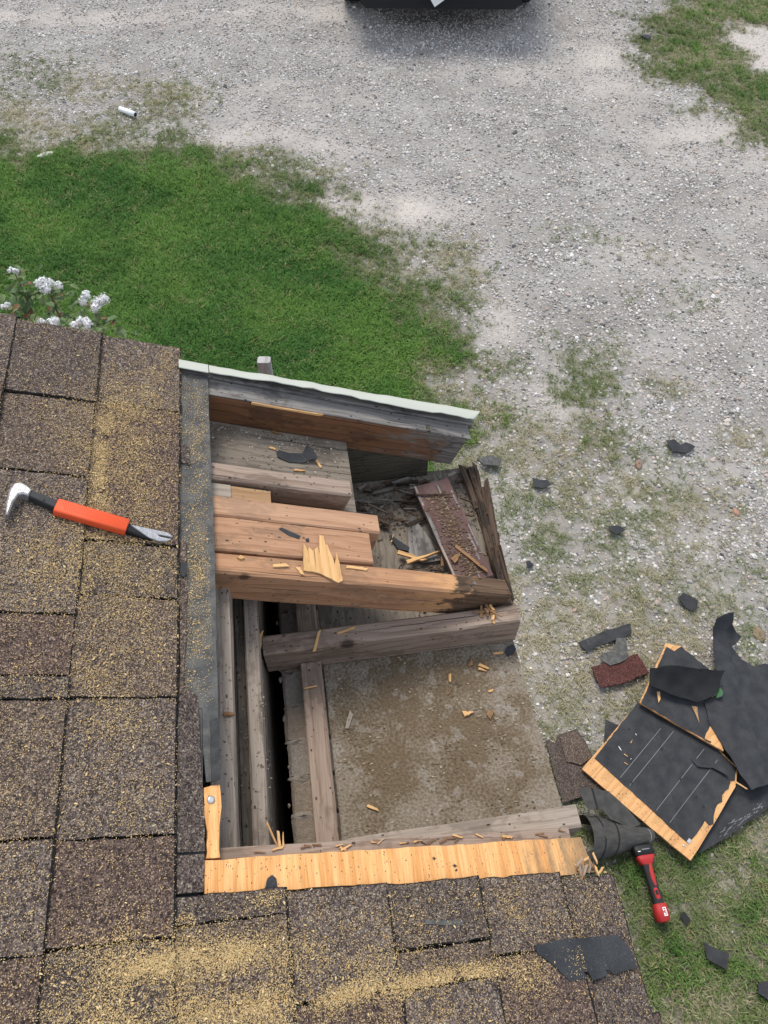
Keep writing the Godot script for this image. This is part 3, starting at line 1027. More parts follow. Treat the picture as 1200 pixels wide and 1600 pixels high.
	part("starter_scrap", slab(rough_poly(va([.194, .66, .204, .655, .2, .63, .194, .635]), .006, .001), .004, func(x, _z): return -.007 + (x - .194) * .5, .012), M.felt, house, RT)
	# --- fresh plywood edges round the opening
	var ply: StandardMaterial3D = M.plystrip
	part("plywood_strip", slab(rough_poly(va([.2285, .217, .30, .2175, .42, .2165, .60, .216, .8225, .215, .826, .190, .836, .163, .76, .163, .60, .168, .43, .173, .31, .176, .2275, .178]), .02, .0011), .0125, func(_x, _z): return -.0205, .05, 0.0, Vector2(-.225, .218)), ply, house, RT)
	part("plywood_remnant", slab(rough_poly(va([.2285, .309, .250, .312, .2515, .283, .2485, .25, .2485, .2195, .2305, .2195, .2325, .252, .2275, .276]), .008, .0012), .0122, func(_x, _z): return -.0205, .05, 0.0, Vector2(-.19, .30)), ply, house, RT)
	part("roofing_nail", loft([[0, 0, 0, .0, .0, 2], [0.0, 0, 0, .0052, .0052, 2], [.0012, 0, 0, .0052, .0052, 2], [.002, 0, 0, .003, .003, 2]], 14), M.steel, house, RT * Transform3D(Basis(Vector3(0, 1, 0), Vector3(-1, 0, 0), Vector3(0, 0, 1)), Vector3(.2375, -.0078, -.2925)))
	part("felt_crumb", slab(rough_poly(va([.305, .178, .31, .19, .316, .194, .321, .189, .322, .178]), .004, .0008), .0015, func(x, z): return -.0078, .01), M.felt, house, RT)
	# --- rafters, sloping with the roof
	var rt := RT
	part("rafter", timber(-.3, .815, -.109, -.0206, -.234, -.196, .003, .0007, .0, .0, .004), M.pinkgrey, house, rt)
	part("rafter", timber(.165, .816, -.109, -.0206, -.696, -.657, .004, .0009, 0, .0, .006, Vector2(.0, .05)), M.rafter_rot, house, rt)
	part("rafter", timber(.10, .575, -.109, -.0206, -.813, -.7705, .003, .0005, 0, -.012), M.tan2, house, rt)
	part("rafter", timber(.10, .552, -.109, -.0212, -.7695, -.701, .003, .0005, 0, -.012), M.tan, house, rt)
	part("rafter", timber(.10, .517, -.075, -.0206, -.887, -.85, .0035, .0006), M.pinkgrey, house, rt)
	part("rafter_block", timber(.10, .353, -.06, -.031, -.846, -.8165, .002, .0005, 0, .006), M.plyold, house, rt)
	part("rafter_block", timber(.10, .285, -.06, -.0285, -.846, -.8165, .002, .0005), M.grey, house, rt)
	part("lookout_board", timber(.10, .552, -.107, -.085, -1.044, -.80, .002, .0006), M.drab, house, rt)
	# the barge rafter at the gable with its fascia and the bent drip edge
	part("barge_rafter", timber(-.3, .816, -.109, -.0206, -1.086, -1.046, .003, .0006, 0, -.004, 0.0, Vector2(.36, .1)), M.brown, house, rt)
	part("barge_cap", timber(-.3, .822, -.0202, -.0165, -1.087, -1.0475, .0012, .0006), M.slate, house, rt)
	part("splintered_edge", timber(.33, .47, -.0225, -.0172, -1.0475, -1.0435, .001, .0009, 0, 0, .01), M.chip, house, rt)
	part("gable_fascia", timber(-.3, .835, -.150, -.012, -1.105, -1.0885, .002, .0006), M.slate, house, rt)
	for q in [[.800, -1.052, .45], [.735, -.672, .5]]:
		var nl := tube([Vector3.ZERO, Vector3(0, .007, 0), Vector3(q[2] * .004, .012, .001)], .0014, .0014, 8)
		var ni := part("bent_nail", nl, M.slate, house, RT * Transform3D(Basis(), Vector3(q[0], -.021, q[1])))
		part("nail_head", loft([[0, 0, 0, .0034, .0034, 2], [.0012, 0, 0, .0034, .0034, 2]], 12), M.slate, ni, Transform3D(Basis(Vector3(0, 1, 0), Vector3(-1, 0, 0), Vector3(0, 0, 1)), Vector3(q[2] * .004, .012, .001)))
	drip_edge(.186, .2415, 0.0, false)
	drip_edge(.2432, .842, 1.0, true)
	part("gable_soffit_board", timber(-.02, .255, 1.93, 2.09, -1.066, -1.048, .002, .0005), M.gable, house)
	# --- the eave: soffit, lookouts and what is left of the fascia
	part("soffit_panel", slab(rough_poly(PackedVector2Array([Vector2(-.027, -.23), Vector2(.368, -.23), Vector2(.362, -.42), Vector2(.354, -.652), Vector2(-.027, -.652)]), .05, .0009), .010, func(x, z): return 1.922 + nz.get_noise_2d(x * 60, z * 60) * .0015, .03, 0.0, Vector2(.06, .70)), M.soffit, house)
	part("soffit_panel", slab(rough_poly(PackedVector2Array([Vector2(-.027, -.655), Vector2(.352, -.655), Vector2(.345, -1.06), Vector2(-.027, -1.06)]), .05, .0009), .010, func(x, z): return 1.920 + nz.get_noise_2d(x * 60, z * 60) * .0015, .03, PI / 2), M.drab, house)
	part("soffit_panel", slab(PackedVector2Array([Vector2(-.027, .9), Vector2(.37, .9), Vector2(.37, -.226), Vector2(-.027, -.226)]), .010, func(_x, _z): return 1.922, .2), M.drab, house)
	part("lookout", timber(-.134, .357, 1.933, 2.020, -.651, -.613, .004, .0008), M.pinkgrey, house)
	part("lookout", timber(-.02, .370, 1.933, 2.010, -.274, -.238, .003, .0008), M.grey, house)
	part("ledger_board", timber(.2395, .6115, 1.933, 1.960, -.0715, -.0305, .003, .0007), M.pinkgrey, house, along_z())
	part("ledger_board", timber(.6525, 1.04, 1.933, 1.960, -.0715, -.0305, .003, .0007), M.pinkgrey, house, along_z())
	part("eave_fascia", timber(-.9, .140, 1.90, 2.00, .366, .384, .002, .0005), M.paintwood, house, along_z())
	rotted_fascia()
	# --- wall plates
	part("wall_plate", timber(-.9, .79, 2.168, 2.205, -.203, -.167, .003, .0008), M.grey, house, along_z())
	part("wall_plate", timber(-.9, .79, 2.02, 2.080, -.178, -.1595, .003, .0008), M.drab, house, along_z())
	part("wall_plate", timber(-.9, .79, 2.062, 2.10, -.158, -.1335, .003, .0008), M.grey, house, along_z())
	part("studs_panel", timber(-.9, 1.02, 1.0, 2.16, -.215, -.19, .003, .0008), M.drab, house, along_z())
	# --- the rowlock bricks on the wall top, mortar squeezed out between them
	var a := .205
	while a < .75:
		var k := rng.randf()
		part("brick", timber(a + .004, a + .063, 1.86, 1.929 + rng.randf_range(-.004, .002), -.109 + rng.randf_range(-.003, .003), -.024, .005, .0016), tinted(M.mortar, Color(.98, .95, .92)) if k < .5 else M.mortar, house, along_z())
		var js := nst()
		lump(js, Vector3(-.089, 1.9195, -a), Vector3(.024, .009, .011), 5)
		for j in rng.randi_range(0, 4):
			lump(js, Vector3(-.110 + rng.randf_range(-.004, .004), 1.915 + rng.randf_range(0, .014), -a + rng.randf_range(-.024, .024)), Vector3(.005, .006, .009) * rng.randf_range(.35, 1.2), j)
		part("mortar_joint", fin(js), M.mortar, house)
		a += .067

func lump(st: SurfaceTool, at: Vector3, size: Vector3, sdv: int) -> void:
	var r := RandomNumberGenerator.new()
	r.seed = sdv + int(at.z * 1000)
	st.set_smooth_group(0)
	var rows := []
	for i in 6:
		var ring := []
		var th := PI * i / 5.0
		for k in 8:
			var ph := TAU * k / 8.0
			var f := r.randf_range(.8, 1.15)
			ring.append(at + Vector3(sin(th) * cos(ph), cos(th), sin(th) * sin(ph)) * size * f)
		rows.append(ring)
	for i in 5:
		for k in 8:
			var k1 := (k + 1) % 8
			quad(st, rows[i][k], rows[i][k1], rows[i + 1][k1], rows[i + 1][k], (rows[i][k] + rows[i + 1][k1]) * .5 - at)

func drip_edge(v0: float, v1: float, warp: float, tail: bool) -> void:
	var st := nst()
	st.set_smooth_group(0)
	var n := maxi(3, int((v1 - v0) / .02))
	var sec := []
	for i in n + 1:
		var f := float(i) / n
		var v := lerpf(v0, v1, f)
		var wave := (sin(f * 5.2 + .3) * .003 + nz.get_noise_2d(v * 900, 7) * .0035) * warp
		var up := .0015 + (.012 * f + nz2.get_noise_2d(v * 300, 3) * .004) * warp
		var inner := 1.082 + wave
		var cut := -.022 if (tail and i == n) else 0.0
		sec.append([Vector3(v + cut, up + .004 + wave * .6, -inner), Vector3(v + cut * .5, up + .0025, -(inner + .012)), Vector3(v, up, -1.1065), Vector3(v, up - .006, -1.110), Vector3(v, up - .038, -1.1085)])
	for k in 2:
		var o := Vector3(0, -.0012 * k, .0010 * k)
		for i in n:
			for j in 4:
				quad(st, sec[i][j] + o, sec[i][j + 1] + o, sec[i + 1][j + 1] + o, sec[i + 1][j] + o, Vector3(0, 1, -.4) * (1 - 2 * k))
	st.set_smooth_group(-1)
	var o2 := Vector3(0, -.0012, .0010)
	for i in n:
		quad(st, sec[i][0], sec[i + 1][0], sec[i + 1][0] + o2, sec[i][0] + o2, Vector3(0, 0, 1))
	part("drip_edge", fin(st), M.white_metal, house, RT)

# the rotted sub-fascia: long uneven fibres, broken off at different heights
func rotted_fascia() -> void:
	for i in 60:
		var a0 := rng.randf_range(.69, .98)
		var L := rng.randf_range(.05, .19)
		var x := .346 + rng.randf_range(0, .026)
		var y := 1.90 + rng.randf_range(0, .05)
		var t := rng.randf_range(.0025, .0065)
		var tr := along_z(Vector3(x, y, -a0)) * Transform3D(Basis.from_euler(Vector3(rng.randf_range(-.4, .4), rng.randf_range(-.10, .10), rng.randf_range(-.10, .10))), Vector3.ZERO)
		part("rotted_fibre", timber(0, minf(L, 1.05 - a0), -t * .5, t * .5, -t, t, .001, .002, rng.randf_range(-.02, .02), rng.randf_range(-.02, .02), .01), M.rot if i % 7 else M.drab, house, tr)
	part("sub_fascia", timber(.69, 1.045, 1.90, 1.945, .348, .372, .003, .003, 0, 0, .01), M.rot, house, along_z())

# ------------------------------------------------------------------ what lies on the roof
func bar(called: String, mesh: Mesh, m: Material, parent: Node) -> void:
	part(called, mesh, m, parent)

func make_pry_bar() -> void:
	var o := base("nail_puller", Vector3.ZERO, "small pry bar with orange grip lying on the shingles", "pry bar")
	o.transform = house.transform * RT * Transform3D(Basis(), Vector3(0, 0.0005, 0))
	# outline points in (v, a)
	bar("claw", prism(va([-.0625, .703, -.064, .726, -.0625, .749, -.058, .761, -.050, .765, -.041, .761, -.032, .7535, -.0355, .7415, -.043, .744, -.049, .742, -.0545, .728, -.0585, .705]), .0, .0165, .0022), M.steel, o)
	bar("shaft", prism(va([-.032, .7535, .006, .7395, .004, .7245, -.0355, .7415]), .001, .0150, .002), M.bar_black, o)
	bar("hole", loft([[0, 0, 0, .0023, .0023, 2], [.0004, 0, 0, .0023, .0023, 2]], 12), M.dark_void, o)
	(o.get_child(2) as Node3D).transform = Transform3D(Basis(Vector3(0, 1, 0), Vector3(-1, 0, 0), Vector3(0, 0, 1)), Vector3(-.0135, .0149, -.7365))
	var g := Vector2(.110 - .0035, .7055 - .7305)
	var ang := atan2(-g.y, g.x)
	var gr := loft([[0, 0, 0, .0068, .0112, 5], [.0015, 0, 0, .0084, .0126, 5], [.107, 0, 0, .0084, .0126, 5], [.1085, 0, 0, .0070, .0112, 5]], 24)
	var gt := Transform3D(Basis(Vector3.UP, -ang), Vector3(.0035, .0092, -.7305))
	var gi := part("grip", gr, M.orange, o, gt)
	for k in 26:
		var rb := part("grip_rib", timber(-.0004, .0004, .0082, .0089, -.0075, .0075, .0002, 0), M.orange, gi, Transform3D(Basis(Vector3.UP, .45), Vector3(.012 + k * .0034, 0, 0)))
		rb.name = "rib"
	bar("neck", prism(va([.107, .7135, .131, .7095, .150, .7085, .150, .690, .135, .692, .106, .699]), .0, .012, .002, func(q: Vector2): return -maxf(0, q.x - .112) * .16), M.black, o)
	bar("fork", prism(va([.113, .7095, .125, .7095, .150, .7085, .171, .707, .1795, .7025, .1795, .6995, .160, .7005, .156, .699, .160, .6968, .1790, .6955, .171, .690, .159, .688, .142, .692]), .0, .0125, .0012, func(q: Vector2): return -maxf(0, q.x - .118) * .13), M.steel, o)

func splinter(L: float, W: float, T: float, bend := 0.0) -> ArrayMesh:
	var st := nst()
	st.set_smooth_group(-1)
	var n := 4
	var top := []
	var kind := rng.randf()
	var e0 := rng.randf_range(.55, 1.0)
	var e1 := rng.randf_range(.5, 1.0) if kind < .6 else rng.randf_range(0.0, .25)
	var c0 := rng.randf_range(-.3, .3) * W
	var c1 := rng.randf_range(-.5, .5) * W
	for i in n + 1:
		var f := float(i) / n
		var w := W * .5 * lerpf(e0, e1, f) * rng.randf_range(.88, 1.1)
		var s := W * rng.randf_range(-.07, .07)
		var y := bend * (4.0 * f * (1.0 - f)) + rng.randf_range(-.04, .04) * W
		var cut := c0 if i == 0 else c1 if i == n else 0.0
		top.append([Vector3((f - .5) * L - cut, y, s - w), Vector3((f - .5) * L + cut, y + rng.randf_range(-.05, .05) * W, s + w)])
	var u0 := Vector2(rng.randf(), rng.randf())
	for i in n:
		var a: Vector3 = top[i][0]
		var b: Vector3 = top[i][1]
		var c: Vector3 = top[i + 1][1]
		var d: Vector3 = top[i + 1][0]
		var t := Vector3(0, T, 0)
		quad(st, a + t, b + t, c + t, d + t, Vector3.UP, Vector2(a.x, a.z) + u0, Vector2(b.x, b.z) + u0, Vector2(c.x, c.z) + u0, Vector2(d.x, d.z) + u0)
		quad(st, a, b, c, d, Vector3.DOWN, Vector2(a.x, a.z) + u0, Vector2(b.x, b.z) + u0, Vector2(c.x, c.z) + u0, Vector2(d.x, d.z) + u0)
		quad(st, a, d, d + t, a + t, Vector3(0, 0, -1), Vector2(a.x, 0) + u0, Vector2(d.x, 0) + u0, Vector2(d.x, T) + u0, Vector2(a.x, T) + u0)
		quad(st, b, c, c + t, b + t, Vector3(0, 0, 1), Vector2(b.x, 0) + u0, Vector2(c.x, 0) + u0, Vector2(c.x, T) + u0, Vector2(b.x, T) + u0)
	for e in [0, n]:
		var a: Vector3 = top[e][0]
		var b: Vector3 = top[e][1]
		var t := Vector3(0, T, 0)
		quad(st, a, b, b + t, a + t, Vector3(1 if e else -1, 0, 0), u0, u0 + Vector2(W, 0), u0 + Vector2(W, T), u0 + Vector2(0, T))
	return fin(st)

func chip_at(frame: Transform3D, at: Vector3, ang: float, L: float, W: float, T: float, m: Material, label: String, group := "", tilt := Vector2.ZERO, called := "wood_splinter") -> void:
	var b := Basis(Vector3.UP, deg_to_rad(ang)) * Basis.from_euler(Vector3(tilt.x, 0, tilt.y))
	solo(called, splinter(L, W, T), m, frame * Transform3D(b, at), label, "wood chip", group)

func make_roof_litter() -> void:
	var H := house.transform
	var R := H * RT
	solo("felt_scrap", slab(rough_poly(va([.687, .075, .734, .078, .834, .075, .839, .066, .848, .058, .851, .030, .806, .027, .802, .032, .795, .034, .797, .027, .769, .024, .765, .035, .757, .035, .761, .026, .731, .026, .713, .046, .689, .064]), .012, .0008), .002, func(x, z): return .0012 + nz.get_noise_2d(x * 300, z * 300) * .0015, .02), M.felt, R, "torn black felt scrap with notched edge lying on the eave shingles", "felt scrap")
	solo("shingle_sliver", slab(rough_poly(va([.523, .122, .581, .115, .580, .109, .523, .116]), .01, .0006), .003, func(_x, _z): return -.001, .03), M.felt_dust, R, "thin dark sliver of shingle lying on the roof below the plywood strip", "shingle scrap")
	# the splintered veneer on the rafters
	solo("veneer_scrap", slab(rough_poly(va([.408, .728, .4145, .712, .4175, .7205, .424, .714, .428, .718, .434, .723, .435, .707, .4395, .748, .447, .747, .4495, .728, .452, .731, .457, .712, .4595, .706, .462, .689, .466, .702, .4685, .716, .472, .69, .4735, .658, .465, .653, .452, .660, .431, .669, .420, .671, .404, .672]), .006, .0007), .0028, func(x, z): return -.0195 + maxf(0.0, (-z - .705)) * .02, .02, PI / 2), M.chip, R, "splintered pale yellow plywood veneer lying across two rafters", "wood chip")
	chip_at(R, Vector3(.363, -.0203, -.679), 8, .026, .008, .003, M.chip, "narrow pale wood chip on the long rafter, beside the yellow veneer")
	chip_at(R, Vector3(.398, -.0203, -.671), -60, .016, .007, .003, M.chip, "stubby pale chip touching the lower corner of the yellow veneer")
	chip_at(R, Vector3(.295, -.0203, -.687), 30, .009, .008, .004, M.chip, "tiny round pale chip near the felt end of the long rafter")
	chip_at(R, Vector3(.505, -.0203, -.688), -3, .040, .007, .0015, M.chip, "thin curl of wood on the long rafter, right of the yellow veneer")
	# felt bits on the rafters
	solo("felt_sliver", slab(va([.366, .755, .371, .759, .405, .745, .402, .738, .384, .743]), .002, func(_x, _z): return -.0222, .03), M.felt, R, "narrow black felt sliver on the doubled rafter above the yellow veneer", "felt scrap")
	solo("felt_sliver", slab(va([.414, .740, .420, .742, .421, .735, .415, .734]), .002, func(_x, _z): return -.0222, .03), M.felt, R, "tiny black felt square beside the narrow sliver on the doubled rafter", "felt scrap")
	solo("felt_scrap", slab(rough_poly(va([.395, .987, .401, .991, .421, .988, .449, .990, .460, 1.012, .470, .999, .477, .977, .450, .966, .420, .964, .397, .973]), .01, .001), .002, func(x, z): return -.0845 + maxf(0.0, x - .445) * .35, .015), M.felt, R, "hooked black felt scrap on the grey board below the gable edge", "felt scrap")
	chip_at(R, Vector3(.482, -.0847, -.970), -62, .019, .006, .003, M.chip, "pale wood chip right of the hooked felt scrap on the grey board")
	chip_at(R, Vector3(.440, -.0847, -.946), 4, .022, .008, .003, M.chip, "pale notched chip below the hooked felt scrap on the grey board")
	chip_at(R, Vector3(.387, -.0847, -.994), -15, .013, .006, .002, M.chip, "small pale chip left of the hooked felt scrap on the grey board")
	chip_at(R, Vector3(.40, -.0847, -1.035), -15, .022, .005, .004, M.chipdull, "dull brown splinter against the barge rafter on the grey board")
	# splinters on the lookout and in the near bay
	chip_at(H, Vector3(-.033, 2.0215, -.625), 70, .040, .007, .003, M.chip, "long upright splinter across the middle of the low lookout", "", Vector2(0, .25))
	chip_at(H, Vector3(-.141, 2.03, -.632), 82, .034, .017, .004, M.chip, "broad orange chip on the wall end of the low lookout", "", Vector2(.2, .5))
	chip_at(H, Vector3(.024, 2.0215, -.639), 12, .034, .006, .002, M.chip, "thin pale splinter lying along the low lookout")
	for k in 9:
		chip_at(H, Vector3(.300 + rng.randf_range(-.022, .03), 2.0212 + k * .0011, -.637 + rng.randf_range(-.009, .011)), rng.randf_range(-90, 90), rng.randf_range(.014, .03), rng.randf_range(.004, .008), .0025, M.chip if k % 3 == 0 else M.chipdull, "brown splinter in the small heap on the eave end of the low lookout", "splinters heaped on the lookout end", Vector2(rng.randf_range(-.2, .2), rng.randf_range(-.1, .2)))
	var sb := 1.9335
	chip_at(H, Vector3(.262, sb, -.580), 70, .017, .010, .003, M.chipdull, "brown square chip on the dusty soffit near the low lookout")
	chip_at(H, Vector3(.284, sb, -.566), -35, .020, .006, .004, M.chip, "orange split chip on the dusty soffit, second from the lookout end")
	chip_at(H, Vector3(.280, sb, -.560), -28, .016, .005, .004, M.chip, "orange stick beside the split chip on the dusty soffit")
	chip_at(H, Vector3(.214, sb, -.552), 80, .016, .006, .004, M.chip, "lone upright orange chip in the middle of the dusty soffit")
	chip_at(H, Vector3(.318, sb, -.590), -2, .020, .006, .004, M.chip, "flat orange stick touching the felt scrap on the soffit corner")
	solo("felt_scrap", slab(rough_poly(pts([.333, -.590, .340, -.602, .352, -.604, .356, -.594, .349, -.585, .338, -.580]), .006, .0012), .003, func(_x, _z): return sb, .02), M.felt, H, "small black felt scrap on the outer corner of the dusty soffit", "felt scrap")
	chip_at(H, Vector3(.287, sb, -.516), 10, .010, .005, .002, M.chip, "tiny pale chip by the outer edge of the dusty soffit")
	chip_at(H, Vector3(.235, sb, -.478), 4, .019, .012, .004, M.chip, "notched pale chip in the dirt of the dusty soffit")
	chip_at(H, Vector3(.275, sb, -.471), 60, .014, .011, .003, M.chipdull, "pinkish brown flake right of the notched chip on the soffit")
	chip_at(H, Vector3(.209, sb, -.526), 45, .016, .003, .002, M.chipdull, "thin brown twig on the soffit below the lone upright chip")
	chip_at(H, Vector3(.033, sb, -.333), -30, .021, .005, .003, M.chip, "orange splinter on the soffit near the plywood strip")
	chip_at(H, Vector3(.010, sb, -.496), 68, .032, .009, .002, M.grey, "long grey flake on the soffit beside the ledger board")
	chip_at(H, Vector3(-.055, 1.9615, -.56), 5, .024, .003, .002, M.chip, "thin pale splinter on the ledger board")
	chip_at(H, Vector3(-.172, 2.206, -.435), -6, .016, .008, .004, M.chipdull, "brown chip on the topmost wall plate")
	for k in 3:
		chip_at(R, Vector3([.322, .331, .337][k], -.018, [-.246, -.240, -.239][k]), [122, 101, 94][k], [.036, .022, .018][k], .0035, .002, M.chip, "upright yellow splinter caught between the rafter and the plywood strip", "splinters standing behind the plywood strip", Vector2(0, .4))
	for k in 26:
		chip_at(R, Vector3(rng.randf_range(.27, .80), -.0195, -rng.randf_range(.222, .231)), rng.randf_range(-40, 40), rng.randf_range(.008, .018), rng.randf_range(.002, .004), .0015, M.chip if k % 2 else M.chipdull, "fine splinter left along the sawn edge of the plywood strip", "fine splinters along the plywood strip")
	# chewed end of the plywood strip
	for k in 16:
		chip_at(R, Vector3(rng.randf_range(.80, .842), -.008 + k * .0008, -rng.randf_range(.158, .182)), rng.randf_range(-90, 90), rng.randf_range(.008, .024), rng.randf_range(.002, .005), .002, [M.chip, M.chipdull, M.grey][k % 3], "frayed sliver at the chewed eave end of the plywood strip", "frayed slivers at the strip end", Vector2(rng.randf_range(-.3, .3), rng.randf_range(-.2, .3)))

func make_rot_bay() -> void:
	var H := house.transform
	var y := 1.932
	# the fallen piece of painted fascia
	var plank := base("painted_plank", Vector3.ZERO, "fallen brown painted fascia plank lying in the rotted eave bay", "plank")
	var from := Vector3(.252, y + .030, -.992)
	var to := Vector3(.300, y + .026, -.735)
	var d := (to - from).normalized()
	var side := d.cross(Vector3.UP).normalized()
	plank.transform = H * Transform3D(Basis(d, side.cross(d).normalized() , side), from)
	var L := (to - from).length()
	part("board", timber(0, L, 0, .018, -.041, .041, .002, .0008, 0, 0, .008), M.paintwood, plank)
	for k in 14:
		var bx := rng.randf_range(.0, L - .08)
		part("bare_streak", timber(bx, bx + rng.randf_range(.02, .09), .0178, .0187, 0, rng.randf_range(.002, .006), .0002, .0006, 0, 0, .006), M.slate, plank, Transform3D(Basis(), Vector3(0, 0, [-.039, -.036, -.03, .034, .037, .036, -.012][k % 7])))
	part("bare_edge", timber(.0, L, .0176, .0188, .0355, .0400, .0002, .0006), tinted(M.grey, Color(1, 1, 1)), plank)
	chip_at(H, Vector3(.250, y + .05, -.955), -8, .075, .005, .004, M.rot, "dark rotted stick lying across the upper end of the painted plank")
	chip_at(H, Vector3(.272, y + .047, -.795), 40, .030, .022, .004, M.chipdull, "curled brown flake on the lower part of the painted plank")
	chip_at(H, Vector3(.300, y + .047, -.785), -55, .090, .008, .005, M.chipdull, "long brown splinter leaning on the lower end of the painted plank", "", Vector2(0, .08))
	chip_at(H, Vector3(.212, y + .014, -.823), 12, .085, .010, .006, M.chip, "long orange split stick at the foot of the painted plank", "", Vector2(0, .05))
	chip_at(H, Vector3(.182, y + .012, -.828), -28, .060, .011, .005, M.chip, "orange torn stick crossing the split stick near the rafter")
	chip_at(H, Vector3(.245, y + .02, -.812), 82, .045, .008, .005, M.chipdull, "short upright brown stick in the heap below the painted plank")
	chip_at(H, Vector3(.160, y + .004, -.818), 55, .032, .004, .003, M.rot, "small dark stick alone on the soffit beside the long rafter")
	chip_at(H, Vector3(.150, y + .003, -.885), 70, .020, .005, .003, M.chip, "tiny orange chip above the felt sliver in the rotted bay")
	solo("felt_sliver", slab(pts([.143, -.892, .150, -.893, .183, -.855, .180, -.846, .158, -.857]), .002, func(x, _z): return y + .002 + absf(x - .16) * .2, .012), M.felt, H, "curved black felt sliver on the bare soffit of the rotted bay", "felt scrap")
	# the broken inner board
	solo("split_board", slab(rough_poly(pts([.190, -.925, .203, -.935, .232, -.865, .243, -.815, .205, -.812, .178, -.830]), .02, .002), .007, func(_x, _z): return y + .001, .03, PI / 2), M.slate, H, "grey split board end half under the painted plank", "board")
	# the rotted flakes: larger ones single, the crumbs as one mass
	for k in 70:
		var p := Vector2(rng.randf_range(.085, .34), rng.randf_range(.915, 1.04))
		if k > 54:
			p = Vector2(rng.randf_range(.23, .33), rng.randf_range(.745, .80))
		chip_at(H, Vector3(p.x, y + .002 + .0006 * (k % 30), -p.y), rng.randf_range(-40, 40), rng.randf_range(.015, .055), rng.randf_range(.004, .012), rng.randf_range(.002, .005), [M.rot, M.rot, M.rot, M.slate, M.drab][k % 5], "dark rotted wood flake in the debris of the eave bay", "rotted flakes in the eave bay", Vector2(rng.randf_range(-.2, .2), rng.randf_range(-.15, .15)))
	var vc := std(Color.WHITE, .95)
	vc.vertex_color_use_as_albedo = true
	var pl := []
	var cl := []
	for k in 4200:
		var p := Vector2(rng.randf_range(.06, .345), rng.randf_range(.70, 1.04))
		var yy := y
		var on := rng.randf()
		if on < .35:       # on the painted plank
			var f := rng.randf_range(.12, .95)
			var q := from.lerp(to, f) + side * clampf(rng.randfn(0, .014), -.034, .034)
			p = Vector2(q.x, -q.z)
			yy = q.y + .0185
		elif nz.get_noise_2d(p.x * 300, p.y * 300) < .05 and p.y < .93:
			continue
		var s := .0005 + .0022 * pow(rng.randf(), 2.5)
		pl.append(Transform3D(Basis.from_euler(Vector3(rng.randf() * 6, rng.randf() * 6, rng.randf() * 6)).scaled(Vector3(s * rng.randf_range(1, 2.6), s * .7, s)), Vector3(p.x, yy + s * .4, -p.y)))
		cl.append(Color(.075, .048, .03).lerp(Color(.30, .21, .13), rng.randf() * rng.randf()))
	scatter("wood_crumbs", pebble(300), vc, pl, cl, self, "brown crumbs of rotted wood strewn over the eave bay and plank", "debris", H)
	# dirt on the dusty soffit and the grey board
	pl = []
	cl = []
	for k in 5200:
		var p := Vector2(rng.randf_range(-.02, .355), rng.randf_range(.275, .61))
		var n1 := nz.get_noise_2d(p.x * 400, p.y * 400)
		if rng.randf() > .12 + n1 * 2.0 + smoothstep(.3, 0.0, absf(p.x - .19)) * .25:
			continue
		var s := .0003 + .0022 * pow(rng.randf(), 4.0)
		var ln := 3.0 if rng.randf() < .12 else 1.3
		pl.append(Transform3D(Basis.from_euler(Vector3(rng.randf_range(-.3, .3), rng.randf() * 6, rng.randf_range(-.3, .3))).scaled(Vector3(s * ln, s * .8, s)), Vector3(p.x, 1.9325 + s * .3, -p.y)))
		cl.append(Color(.11, .078, .048).lerp(Color(.38, .31, .21), pow(rng.randf(), 2.5)))
	for k in 700:
		var v := rng.randf_range(.26, .54)
		var a := rng.randf_range(.9, 1.04)
		if rng.randf() < .5:
			a = 1.035 - absf(rng.randfn(0, .02))
		var q := RT * Vector3(v, -.0845, -a)
		var s := .0005 + .0018 * pow(rng.randf(), 3.0)
		pl.append(Transform3D(Basis.from_euler(Vector3(rng.randf() * 6, rng.randf() * 6, 0)).scaled(Vector3(s * 1.4, s, s)), q))
		cl.append(Color(.16, .12, .09).lerp(Color(.5, .45, .38), pow(rng.randf(), 2.0)))
	for k in 500:
		var m3 := rng.randi() % 3
		var b: float = [-.182, -.165, -.137][m3] + rng.randf_range(-.013, .013)
		var yy: float = [2.2055, 2.0855, 2.1005][m3]
		var s := .0005 + .0014 * pow(rng.randf(), 3.0)
		pl.append(Transform3D(Basis.from_euler(Vector3(rng.randf() * 6, rng.randf() * 6, 0)).scaled(Vector3(s * 1.4, s, s)), Vector3(b, yy, -rng.randf_range(.25, .75))))
		cl.append(Color(.12, .09, .06).lerp(Color(.5, .4, .28), pow(rng.randf(), 3.0)))
	scatter("dirt_crumbs", pebble(301), vc, pl, cl, self, "fine brown dirt and chips settled on the open soffit", "dirt", H)

